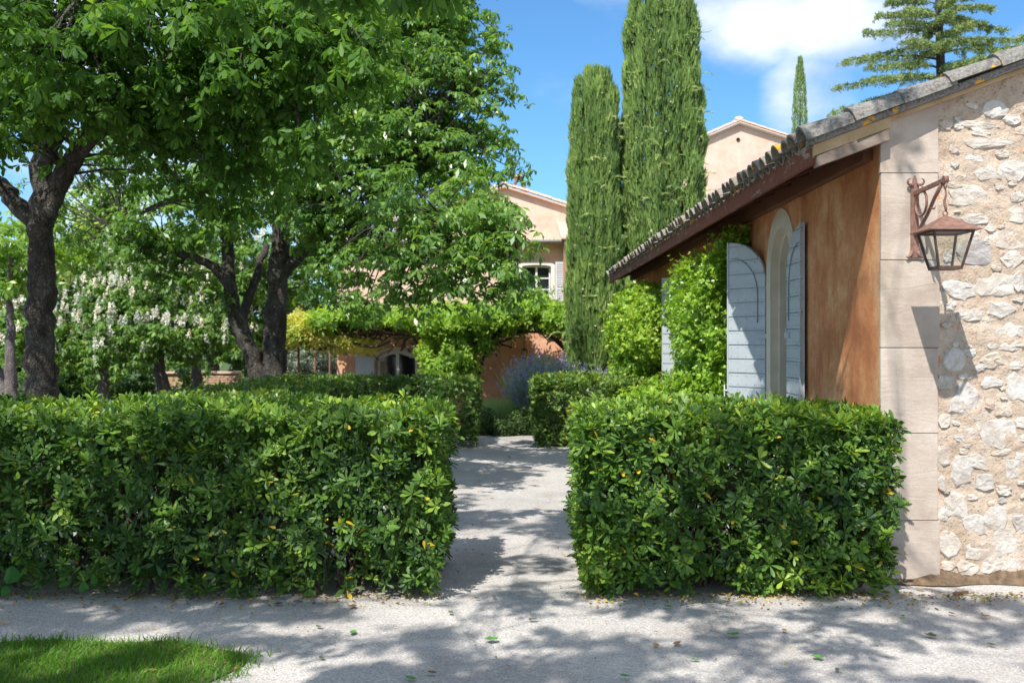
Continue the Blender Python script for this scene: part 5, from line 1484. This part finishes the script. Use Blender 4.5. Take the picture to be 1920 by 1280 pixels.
# eave: gutter and one row of tiles, roof behind
MB().box(xl - .25, xr_, YH - .34, YH - .02, zt - .02, zt + .03).build('cornice', M['cream'], house)
mb = MB(); mb.tube([(xl - .3, YH - .40, zt + .05), (xr_, YH - .40, zt + .05)], .05, 8); mb.build('gutter', M['gutter'], house)
def roofsheet(name, pts, mat, parent, th=.04):
    mb = MB(); n = len(pts)
    mb.add(list(pts) + [(a, b, c - th) for a, b, c in pts], [tuple(range(n)), tuple(range(n, 2 * n))[::-1]] + [(i, (i + 1) % n, n + (i + 1) % n, n + i) for i in range(n)])
    return mb.build(name, mat, parent)
YU = 29.75
roofsheet('roof', [(xl - .3, YH - .36, zt + .06), (xr_, YH - .36, zt + .06), (xr_, YU, zt + .27), (xl - .3, YU, zt + .27)], M['tile_pink'], house)
def field_tile(mat, L, r):
    v, f = tile_verts(L, r, r * .85, .014, 6, True, 175)
    me = bpy.data.meshes.new('roof_tile'); me.from_pydata(v, [], f); me.materials.append(mat); me.update(); return me
meh = field_tile(M['tile_pink'], .42, .085)
rgh = np.random.default_rng(91)
a_h = math.atan(.21 / 1.1)
for i in range(45):
    x = xl - .2 + i * .215
    if x > 2.3: break
    o = bpy.data.objects.new('roof_tile', meh); link(o, house)
    o.rotation_euler = (0, -a_h, math.pi / 2 + rgh.normal(0, .03)); o.location = (x, YH - .42 + rgh.normal(0, .01) - YH, zt + .085 + 1)
# taller block behind with its gable
def ux(px): return PX(px, YU)
def uz(py): return PZ(py, YU)
pk = (ux(946), uz(352)); sl = (uz(352) - uz(388)) / (ux(1060) - ux(946))
xa, xb = pk[0] - 3.3, ux(1090)
MB().add([(xa, YU, zt - .3), (xb, YU, zt - .3), (xb, YU, pk[1] - sl * (xb - pk[0])), (pk[0], YU, pk[1]), (xa, YU, pk[1] - sl * (pk[0] - xa)),
          (xa, YU + 6, zt - .3), (xb, YU + 6, zt - .3), (xb, YU + 6, pk[1] - sl * (xb - pk[0])), (pk[0], YU + 6, pk[1]), (xa, YU + 6, pk[1] - sl * (pk[0] - xa))],
         [(0, 1, 2, 3, 4), (9, 8, 7, 6, 5), (0, 5, 6, 1), (1, 6, 7, 2), (2, 7, 8, 3), (3, 8, 9, 4), (4, 9, 5, 0)]).build('gable_block', M['pink'], house)
for s, xe in ((1, xb + .12), (-1, xa - .12)):
    ze = pk[1] - sl * abs(xe - pk[0])
    roofsheet('gable_roof', [(pk[0], YU - .16, pk[1] + .04), (xe, YU - .16, ze + .04), (xe, YU + 6.1, ze + .04), (pk[0], YU + 6.1, pk[1] + .04)], M['tile_pink'], house, .05)
    k = 0; th_ = math.atan(sl)
    L = abs(xe - pk[0]) / math.cos(th_)
    while k * .36 < L - .1:
        dist = L - k * .36
        x = pk[0] + s * dist * math.cos(th_); z = pk[1] - dist * math.sin(th_) + .08
        o = bpy.data.objects.new('roof_tile', meh); link(o, house)
        o.rotation_euler = (0, (-th_) if s < 0 else (-th_), 0 if s < 0 else math.pi) ; o.location = (x, YU - .1 - YH + rgh.normal(0, .01), z + 1 + rgh.normal(0, .006)); k += 1
# chimney: two leaning slabs with a cap
cx = ux(973); cz = pk[1] - sl * (cx - pk[0])
mb = MB()
mb.box(cx - .26, cx + .26, YU + .3, YU + .9, cz - .1, cz + .10)
mb.hexa([(cx - .24, YU + .3, cz + .1), (cx - .17, YU + .3, cz + .1), (cx - .17, YU + .85, cz + .1), (cx - .24, YU + .85, cz + .1), (cx - .08, YU + .3, cz + .52), (cx - .01, YU + .3, cz + .52), (cx - .01, YU + .85, cz + .52), (cx - .08, YU + .85, cz + .52)])
mb.hexa([(cx + .17, YU + .3, cz + .1), (cx + .24, YU + .3, cz + .1), (cx + .24, YU + .85, cz + .1), (cx + .17, YU + .85, cz + .1), (cx + .01, YU + .3, cz + .52), (cx + .08, YU + .3, cz + .52), (cx + .08, YU + .85, cz + .52), (cx + .01, YU + .85, cz + .52)])
ch = mb.build('chimney', M['iron_rust'], house)
MB().box(cx - .15, cx + .15, YU + .27, YU + .88, cz + .52, cz + .58).build('chimney_cap', M['tile_pink'], ch)
# right wing whose roof edge peeps out left of the cypress
wx = PX(1061, 27.5)
MB().box(wx, wx + 3.0, 27.5, 28.98, -1.1, PZ(448, 27.5)).build('wing_wall', M['pink_low'], house)
wz = PZ(448, 27.5)
roofsheet('wing_roof', [(wx - .14, 27.3, wz + .02), (wx + 3, 27.3, wz + .02), (wx + 3, 31, wz + 1.1), (wx - .14, 31, wz + 1.1)], M['tile_pink'], house)

# ------------------------------------------------------------------ second house, gable to the right of the cypress
YG = 36.0
g2 = thing('gabled_house', 'pink gabled building seen between the tall cypress and the tiled eave', 'house', (PX(1385, YG), YG, -1))
px_, pz_ = PX(1385, YG), PZ(232, YG)
s1 = (PZ(232, YG) - PZ(262, YG)) / (PX(1385, YG) - PX(1316, YG)); s2 = (PZ(232, YG) - PZ(258, YG)) / (PX(1466, YG) - PX(1385, YG))
xa, xb = px_ - 2.2, px_ + 2.6
MB().add([(xa, YG, -1.1), (xb, YG, -1.1), (xb, YG, pz_ - s2 * (xb - px_)), (px_, YG, pz_), (xa, YG, pz_ - s1 * (px_ - xa)), (xa, YG + 7, -1.1), (xb, YG + 7, -1.1), (xb, YG + 7, pz_ - s2 * (xb - px_)), (px_, YG + 7, pz_), (xa, YG + 7, pz_ - s1 * (px_ - xa))],
         [(0, 1, 2, 3, 4), (9, 8, 7, 6, 5), (0, 5, 6, 1), (1, 6, 7, 2), (2, 7, 8, 3), (3, 8, 9, 4), (4, 9, 5, 0)]).build('gable_wall', M['pink'], g2)
for s, xe, ss in ((-1, xa - .15, s1), (1, xb + .15, s2)):
    ze = pz_ - ss * abs(xe - px_)
    roofsheet('roof', [(px_, YG - .2, pz_ + .05), (xe, YG - .2, ze + .05), (xe, YG + 7.1, ze + .05), (px_, YG + 7.1, pz_ + .05)], M['tile_pink'], g2, .05)
    MB().hexa([(px_, YG - .17, pz_ - .03), (xe, YG - .17, ze - .03), (xe, YG - .005, ze - .03), (px_, YG - .005, pz_ - .03), (px_, YG - .17, pz_ + .0), (xe, YG - .17, ze + .0), (xe, YG - .005, ze + .0), (px_, YG - .005, pz_ + .0)]).build('barge_stone', M['surround_white'], g2)
    th_ = math.atan(ss); L = abs(xe - px_) / math.cos(th_); k = 0
    while k * .38 < L - .1:
        dist = L - k * .38
        o = bpy.data.objects.new('verge_tile', meh); link(o, g2)
        o.rotation_euler = (0, -th_, 0 if s < 0 else math.pi); o.location = (px_ + s * dist * math.cos(th_) - px_, -.13, pz_ - dist * math.sin(th_) + .08 + 1); k += 1
MB().ball((px_, YG - .05, pz_ + .13), .15, 10, 6, (1.2, 1, .8)).build('ridge_cap', M['surround_white'], g2)
mb = MB(); cc = (px_ - .02, YG - .02, PZ(262, YG))
mb.tube([(cc[0] + .06 * math.cos(a), cc[1], cc[2] + .06 * math.sin(a)) for a in np.linspace(0, 2 * math.pi, 16)], .014, 6, False); mb.build('vent_ring', M['iron_dark'], g2)
MB().ball((cc[0], cc[1] + .02, cc[2]), .05, 10, 5, (1, .3, 1)).build('vent_hole', M['dark'], g2)

# ------------------------------------------------------------------ pergola, wisteria, hanging lantern
per = thing('pergola', 'thin iron pergola carrying the wisteria in front of the house', 'pergola', (-3, 25, -1))
for (x, y) in ((-5.38, 25.1), (-5.40, 27.3), (-5.42, 29.6), (-5.40, 31.8), (-1.1, 25.0), (1.5, 25.0)):
    m1 = MB(); m1.tube([(x, y, float(gz(x, y)) - .05), (x, y, 1.90)], .028 if x < -5 else .04, 8); m1.build('post', M['iron_post'], per)
for y in (25.05, 26.3, 27.6):
    m1 = MB(); m1.bar((-5.5, y, 1.90), (-1.0, y, 1.94), .05, .05); m1.build('beam', M['iron_post'], per)
for x in (-5.4, -4.3, -3.2, -2.1):
    m1 = MB(); m1.bar((x, 24.7, 1.97), (x, 31.9 if x < -5 else 28.7, 1.97), .04, .04); m1.build('rail', M['iron_post'], per)
pts = [(PX(900 + 158 * t, 25), 25, PZ(662 - 48 * math.sin(math.pi * t), 25) + .12) for t in np.linspace(0, 1, 12)]
m1 = MB(); m1.tube(pts, .05, 8); m1.build('arch', M['vine'], per)

rg = np.random.default_rng(61)
pin = [tpl_pinnate(rg, 4, .075, .036) for _ in range(6)]
def blob(px, py, y, rx, ry, rz): w = W(px, py, y); return (float(w[0]), float(w[1]), float(w[2]), rx, ry, rz)
lob = [blob(565, 618, 25.2, .42, .9, .27), blob(610, 603, 25.3, .5, 1.2, .28), blob(655, 594, 25.6, .6, 1.4, .28), blob(705, 595, 25.8, .6, 1.5, .28), blob(760, 597, 25.8, .6, 1.5, .28),
       blob(815, 600, 25.4, .6, 1.3, .45), blob(860, 598, 25.2, .5, 1.2, .42), blob(900, 598, 25, .55, 1.0, .42), blob(945, 592, 25, .5, .9, .42), blob(985, 580, 25, .5, .9, .40), blob(1010, 566, 24.9, .32, .6, .26), blob(1030, 590, 25, .45, .9, .36), blob(1060, 600, 25, .4, .9, .42),
       blob(850, 650, 24.8, .42, .5, .55), blob(830, 690, 24.7, .42, .5, .42), blob(870, 680, 24.8, .36, .5, .5), blob(800, 660, 24.8, .25, .4, .30), blob(910, 640, 24.9, .3, .4, .22), blob(840, 715, 24.6, .5, .5, .3)]
lob += [(x, y, 2.22 + .08 * math.sin(x * 3), .75, .75, .16) for x in (-4.6, -3.5, -2.4, -1.3, -.2, .8, 1.7) for y in (26.4, 27.5, 28.3) if not (x > .5 and y > 28)]
wis = mound('wisteria_vine', 'bright wisteria spreading over the pergola and hanging in front of the house wall', lob, 92, pin, 'wisteria', 601, 'wisteria', 1.6, .45, .3, .3, None, .09, 30)
# bare stems on the underside
tb = []
for q in range(360):
    px = rg.uniform(555, 900) if q % 3 else rg.uniform(900, 1062)
    if px < 900: py = rg.uniform(608, 630)
    else: t_ = (px - 900) / 158; py = 658 - 44 * math.sin(math.pi * min(t_, 1)) + rg.uniform(-26, -4)
    y = rg.uniform(24.7, 27.5); c = W(px, py, y); pts = [c]
    d_ = norm(np.array((rg.normal(0, 1), rg.normal(0, .8), rg.normal(0, .25))))
    for k in range(6):
        d_ = norm(d_ + rg.normal(0, .35, 3) * (1, 1, .4)); pts.append(pts[-1] + d_ * .13)
    tb.append((pts, rg.uniform(.008, .024)))
for (pxs) in ([(890, 690), (885, 665), (900, 648), (935, 632), (985, 622), (1030, 628), (1058, 655), (1064, 700)], [(560, 640), (600, 655), (650, 640), (700, 650), (760, 632), (830, 640)], [(900, 700), (905, 670), (930, 645), (960, 634)],
              [(770, 640), (778, 652), (770, 660), (762, 650)]):
    p, r = limb([W(a, b, 24.9) for a, b in pxs], .045, .03, rg, 5, .02); tb.append((p, r))
tubes_obj('stems', tb, M['vine'], wis, 5, 'stuff')
# golden young growth at the left end
gp = []
for (px, py, y, rx, ry, rz) in ((552, 622, 24.9, .24, .5, .28), (600, 632, 25, .35, .6, .15), (645, 640, 25.2, .4, .6, .12), (560, 600, 25, .25, .5, .2), (580, 612, 24.6, .3, .3, .2), (685, 645, 25.4, .22, .5, .08)):
    n = int(600 * rx * 2); d = sph(rg, n); gp.append(W(px, py, y) + d * np.array((rx, ry, rz)) * (rg.random((n, 1)) ** .3))
P = np.concatenate(gp)
foliage('young_leaves', scatter(rg, P, norm(rg.normal(0, .5, P.shape) + (0, 0, .8)), rg.uniform(.9, 1.5, len(P)), pin, rg.random(len(P))), M['wist_gold'], wis)

ly = 25.0; lx = PX(983, ly); zt2, zb2 = PZ(655, ly), PZ(671, ly)
hl = thing('hanging_lantern', 'small dark lantern hanging under the vine arch before the house wall', 'lantern', (lx, ly, zb2))
mb = MB(); mb.tube([(lx, ly, PZ(627, ly)), (lx, ly, zt2)], .008, 5); mb.build('chain', M['iron_dark'], hl)
def sq2(h, z): return [(lx - h, ly - h, z), (lx + h, ly - h, z), (lx + h, ly + h, z), (lx - h, ly + h, z)]
mb = MB(); mb.add(sq2(.085, zt2 - .03) + sq2(.02, zt2 + .04), [(0, 3, 2, 1), (4, 5, 6, 7)] + [(i, (i + 1) % 4, 4 + (i + 1) % 4, 4 + i) for i in range(4)]); mb.build('hood', M['iron_dark'], hl)
mb = MB(); a_, b_ = sq2(.07, zt2 - .03), sq2(.05, zb2)
for i in range(4): mb.bar(a_[i], b_[i], .012, .012, (0, 1, 0)); mb.bar(b_[i], b_[(i + 1) % 4], .014, .02)
mb.build('frame', M['iron_dark'], hl)['kind'] = 'stuff'
for i in range(4): MB().add([a_[i], a_[(i + 1) % 4], b_[(i + 1) % 4], b_[i]], [(0, 1, 2, 3)]).build('pane', M['glass'], hl)

# ------------------------------------------------------------------ planting before the house
rg = np.random.default_rng(71)
boxl = [tpl_whorl(rg, 6, .035, .02, .5, 0, 70, False) for _ in range(4)]
def boxball(label, px, pyt, y, r, rz):
    x = PX(px, y); b = float(gz(0, y))
    mound('box_shrub', label, [(x, y, b + rz * .8, r, r, rz)], 1100, boxl, 'box', int(px), 'shrub', 1.1, .5, .3, .1, [[(x, y, b), (x, y, b + .2), (x, y, b + rz)]], .02, 0, None, 'twig', lambda P: P[:, 2] > b)
boxball('dark clipped box ball by the end of the left far hedge', 905, 760, 18.2, .28, .27)
boxball('dark clipped box ball touching the right far hedge', 978, 760, 18.2, .26, .27)
boxball('low clipped box cushion in the middle of the path end', 943, 790, 18.0, .24, .15)
boxball('dark green topiary ball by the old brick wall', 440, 700, 24, .42, .68)
def spray(name, label, cx, cy, rx, ry, h, n, mat, seed, cat, flower=None, lean=.25, w=.006):
    rg = np.random.default_rng(seed); b = float(gz(0, cy))
    t = thing(name, label, cat, (cx, cy, b))
    a, rr = rg.uniform(0, 6.28, n), rg.random(n) ** .5
    x, y = cx + rx * rr * np.cos(a), cy + ry * rr * np.sin(a)
    tp = []
    for q in range(5):
        L = 1.0; bb = rg.normal(0, .10, 2)
        tp.append((np.array([(-w, 0, 0), (w, 0, 0), (w * .8 + bb[0] * .4, bb[1] * .4, .55), (-w * .8 + bb[0] * .4, bb[1] * .4, .55), (bb[0] + w * .4, bb[1], 1.0), (bb[0] - w * .4, bb[1], 1.0)]), np.array([(0, 1, 2, 3), (3, 2, 4, 5)]), np.array([-.1, -.1, 0, 0, .1, .1])))
    A = np.stack([(x - cx) / rx * lean, (y - cy) / ry * lean, np.ones(n)], -1) + rg.normal(0, .10, (n, 3))
    P = np.stack([x, y, gz(x, y)], -1); H = h * rg.uniform(.6, 1.1, n) * (1 - .25 * rr ** 2)
    foliage('leaves', scatter(rg, P, A, H, tp, .5 + rg.normal(0, .2, n)), M[mat], t)
    if flower:
        m_ = int(n * flower[1]); k = rg.integers(0, n, m_)
        An = norm(A[k]); PP = []
        for f_ in np.linspace(.62, 1.04, 9): PP.append(P[k] + An * (H[k] * f_)[:, None] + rg.normal(0, .018, (m_, 3)))
        PP = np.concatenate(PP)
        ft = [tpl_whorl(rg, 4, .032, .024, .5, -20, 60, False) for _ in range(3)]
        foliage('flowers', scatter(rg, PP, sph(rg, len(PP)), 1.0, ft, rg.random(len(PP))), M[flower[0]], t)
    return t
spray('lavender_bush', 'low soft green lavender mass at the end of the path', PX(946, 20), 20, .75, .5, .62, 4200, 'lavender', 81, 'lavender')
spray('lavender_bush', 'tall violet flowering bush behind the right far hedge', PX(1022, 19.4), 19.4, .48, .45, 1.42, 1900, 'lavender', 82, 'lavender', ('purple', .32), .30)
spray('lavender_bush', 'pale violet flowering bush at the foot of the cypresses', PX(1090, 19.4), 19.4, .6, .5, 1.12, 900, 'lavender', 83, 'lavender', ('purple', .26), .35)
spray('lavender_bush', 'sparse violet flowering bush below the tallest cypress', PX(1140, 19.8), 19.8, .4, .4, 1.2, 700, 'lavender', 84, 'lavender', ('purple', .16), .3)

# old brick wall behind the topiary ball
bw = thing('brick_wall', 'old sunlit brick wall glimpsed between the background trunks', 'brick wall', (PX(405, 31), 31, -1))
x0, x1 = PX(383, 31), PX(446, 31); z1 = PZ(700, 31)
MB().box(x0 - 1.2, x1, 31.03, 31.3, -1.1, z1).build('wall', M['cream'], bw)
meb = None; row = 0; z = -.9
while z < z1 - .05:
    x = x0 - (.12 if row % 2 else 0)
    while x < x1 - .05:
        if meb is None:
            q = MB().box(0, .23, 0, .05, 0, .062); ob = q.build('brick', M['brick'], bw); meb = ob.data
        else:
            ob = bpy.data.objects.new('brick', meb); link(ob, bw)
        ob.location = (x - bw.location.x, 31.0 + rg.uniform(-.008, .006) - 31, z + 1); x += .245
    z += .078; row += 1
MB().box(x0 - 1.2, x1 + .03, 30.95, 31.35, z1, z1 + .06).build('coping', M['tile_pink'], bw)

# ------------------------------------------------------------------ fallen leaves and litter
rg = np.random.default_rng(99)
def dry_mat(name, c, r=.6):
    m, nt, out = mat_new(name); n1 = noise(nt, pos(nt), 60, 3)
    principled(nt, out, ramp(nt, n1, [(.3, tuple(v * .7 for v in c)), (.7, c)]), r); return m
LM = {'green': dry_mat('fallen_green', (.10, .30, .05)), 'olive': dry_mat('fallen_olive', (.12, .14, .06)), 'brown': dry_mat('fallen_brown', (.20, .10, .05)), 'tan': dry_mat('fallen_tan', (.40, .24, .10)), 'yellow': dry_mat('fallen_yellow', (.60, .42, .07)), 'dark': dry_mat('fallen_dark', (.07, .07, .05))}
def fallen(px, py, size, colr, label, lobed=False):
    y = GY(py); x = PX(px, y); s = size; yaw = rg.uniform(0, 6.28)
    mb = MB(); n = 10 if not lobed else 15
    pts = []
    for i in range(n):
        a = 2 * math.pi * i / n
        r = (1 if not lobed else (.62 + .38 * abs(math.cos(a * 2.5)))) * (1 - .12 * rg.random())
        u, v = r * math.cos(a), r * math.sin(a) * (.55 if not lobed else .9)
        pts.append((u * s, v * s, .012 + s * (.22 * abs(v) + .18 * u * u) * rg.uniform(.7, 1.3)))
    pts.append((0, 0, .010)); pts.append((-1.5 * s, .1 * s, .02)); pts.append((-1.5 * s, .16 * s, .02))
    mb.add(pts, [(i, (i + 1) % n, n) for i in range(n)] + [(n // 2, n + 2, n + 1)])
    o = mb.build('fallen_leaf', LM[colr])
    o.location = (x, y, 0.004); o.rotation_euler = (0, 0, yaw)
    tag(o, label, 'leaf', 'leaves fallen on the gravel')
FL = [(922, 1203, .045, 'green', 'green lobed leaf lying flat on the gravel in line with the path', 1), (1375, 1194, .045, 'green', 'bright green oval leaf on the gravel before the right hedge', 0),
      (662, 1190, .038, 'green', 'dark green leaf on shaded gravel, right of the lawn', 0), (661, 1141, .036, 'brown', 'curled reddish brown leaf just before the left hedge', 1), (522, 1136, .032, 'dark', 'dark curled leaf close to the foot of the left hedge', 1),
      (845, 1152, .026, 'olive', 'small olive leaf before the left hedge corner', 0), (598, 1179, .028, 'olive', 'grey-green leaf halfway between lawn and left hedge', 0), (603, 1238, .024, 'olive', 'olive leaf on sunlit gravel right of the lawn edge', 0),
      (415, 1137, .03, 'brown', 'brown leaf at the foot of the left hedge above the lawn', 0), (222, 1143, .03, 'tan', 'tan leaf at the foot of the left hedge near the large trunk', 0), (7, 1171, .03, 'yellow', 'yellow leaf cut by the left edge of the picture', 0),
      (927, 1123, .026, 'brown', 'brown leaf at the mouth of the path between hedges', 0), (894, 1125, .02, 'dark', 'tiny dark leaf at the mouth of the path', 0), (770, 1277, .035, 'green', 'green leaf cut by the bottom edge of the picture', 0), (810, 1266, .028, 'brown', 'brown leaf near the bottom edge, left of centre', 0),
      (624, 1130, .026, 'yellow', 'yellow leaf under the middle of the left hedge', 0), (442, 1259, .03, 'brown', 'brown leaf at the tip of the lawn corner', 0), (1534, 1237, .036, 'green', 'torn green leaf on gravel below the right hedge', 1), (1746, 1196, .042, 'olive', 'large curled olive leaf below the stone wall', 1),
      (1230, 1214, .032, 'tan', 'tan leaf left of its brown neighbour on the gravel', 0), (1269, 1211, .036, 'brown', 'dark brown leaf right of its tan neighbour on the gravel', 0), (1471, 1186, .028, 'tan', 'small tan leaf before the middle of the right hedge', 0), (1856, 1132, .032, 'olive', 'olive leaf under the right end of the stone wall', 0),
      (1785, 1154, .026, 'dark', 'dark leaf on bright gravel below the stone wall', 0), (1846, 1159, .034, 'tan', 'long tan leaf below the stone wall, right of the dark one', 0), (1860, 1213, .028, 'olive', 'olive leaf on gravel near the right edge of the picture', 0), (1726, 1108, .030, 'yellow', 'yellow-green leaf right at the foot of the corner pillar', 0),
      (1667, 1141, .024, 'yellow', 'yellow leaf before the right end of the right hedge', 0), (1692, 1159, .024, 'green', 'small pale green leaf before the right end of the right hedge', 0), (999, 1165, .032, 'olive', 'olive leaf on gravel in front of the path mouth', 0),
      (1252, 1141, .030, 'green', 'green leaf just before the left half of the right hedge', 1), (1570, 1261, .024, 'olive', 'small olive leaf near the bottom edge, right of centre', 0), (1304, 1241, .024, 'green', 'small green leaf below its brown and tan neighbours', 0), (1171, 1272, .03, 'green', 'green leaf near the bottom edge in the centre', 0),
      (70, 1232, .03, 'brown', 'brown leaf lying in the lawn grass at the left', 0), (185, 1212, .03, 'dark', 'dark leaf on the far edge of the lawn', 1), (285, 1262, .03, 'tan', 'tan leaf lying in the lawn grass toward its tip', 0), (955, 858, .05, 'brown', 'reddish leaf on the sunlit gravel far down the path', 0)]
for f_ in FL: fallen(*f_)
o = MB().hexa([(-.055, -.012, .004), (.055, -.016, .006), (.058, .012, .006), (-.05, .014, .004), (-.05, -.008, .018), (.05, -.012, .024), (.05, .008, .022), (-.045, .010, .016)]).build('bark_chip', LM['brown'])
o.location = (PX(1801, GY(1115)), GY(1115), .004); o.rotation_euler = (0, 0, .2); tag(o, 'brown chip of bark on the gravel before the stone wall', 'bark chip')
# fine litter along the hedge feet
n = 2600
xx = np.where(rg.random(n) < .5, rg.uniform(-4.4, -.2, n), rg.uniform(.3, 3.6, n)); yy = 6.62 - np.abs(rg.normal(0, .16, n)) + .08
k = rg.random(n) < .25; xx = np.where(k, rg.uniform(-3, 3.5, n), xx); yy = np.where(k, rg.uniform(4.6, 6.6, n), yy)
k2 = (xx > -.45) & (xx < .45) & ~k; yy = np.where(k2, rg.uniform(6.4, 14, n), yy)
lt = [leaf_geo(0, 0, .034, .017, .5, .1, .3, 0, True) for _ in range(3)]
lt = [(v, np.array(f), np.zeros(len(v))) for v, f in lt]
A = np.stack([rg.normal(0, .35, n), rg.normal(0, .35, n), np.ones(n)], -1)
d = scatter(rg, np.stack([xx, yy, np.full(n, .016)], -1), A, rg.uniform(.35, 1.15, n) * np.where(k, .55, 1), lt, rg.random(n))
tag(foliage('leaf_litter', d, M['litter'], None), 'small dry leaves and bits scattered along the hedge feet', kind='stuff')
# broad ivy-like leaves at the foot of the left hedge
ivy = thing('ivy_plant', 'few broad light green ivy leaves at the foot of the left hedge', 'ivy', (-3.1, 6.5, 0))
for (px, py, s) in ((22, 1078, .060), (157, 1100, .036), (118, 1094, .03), (10, 1108, .035), (176, 1088, .028)):
    c = W(px, py, 6.50); n = 12; v = []
    for i in range(n):
        a = 2 * math.pi * i / n; r = .68 + .32 * abs(math.cos(a * 1.5 + .4))
        v.append((c[0] + r * s * math.cos(a), c[1] + rg.normal(0, .004) + .35 * r * s * math.sin(a), c[2] + r * s * math.sin(a)))
    v.append((c[0], c[1] - .008, c[2]))
    mb = MB(); mb.add(v, [(i, (i + 1) % n, n) for i in range(n)]); mb.add([(c[0], c[1], c[2]), (c[0] + .004, c[1], c[2]), (c[0] + .03, c[1] + .15, .02), (c[0] + .02, c[1] + .15, .02)], [(0, 1, 2, 3)])
    mb.build('leaf', M['ivy'] if 'ivy' in M else M.setdefault('ivy', leaf_mat('ivy_leaf', [(0, (.05, .16, .03)), (1, (.10, .26, .05))], .3, .6, .2)), ivy)
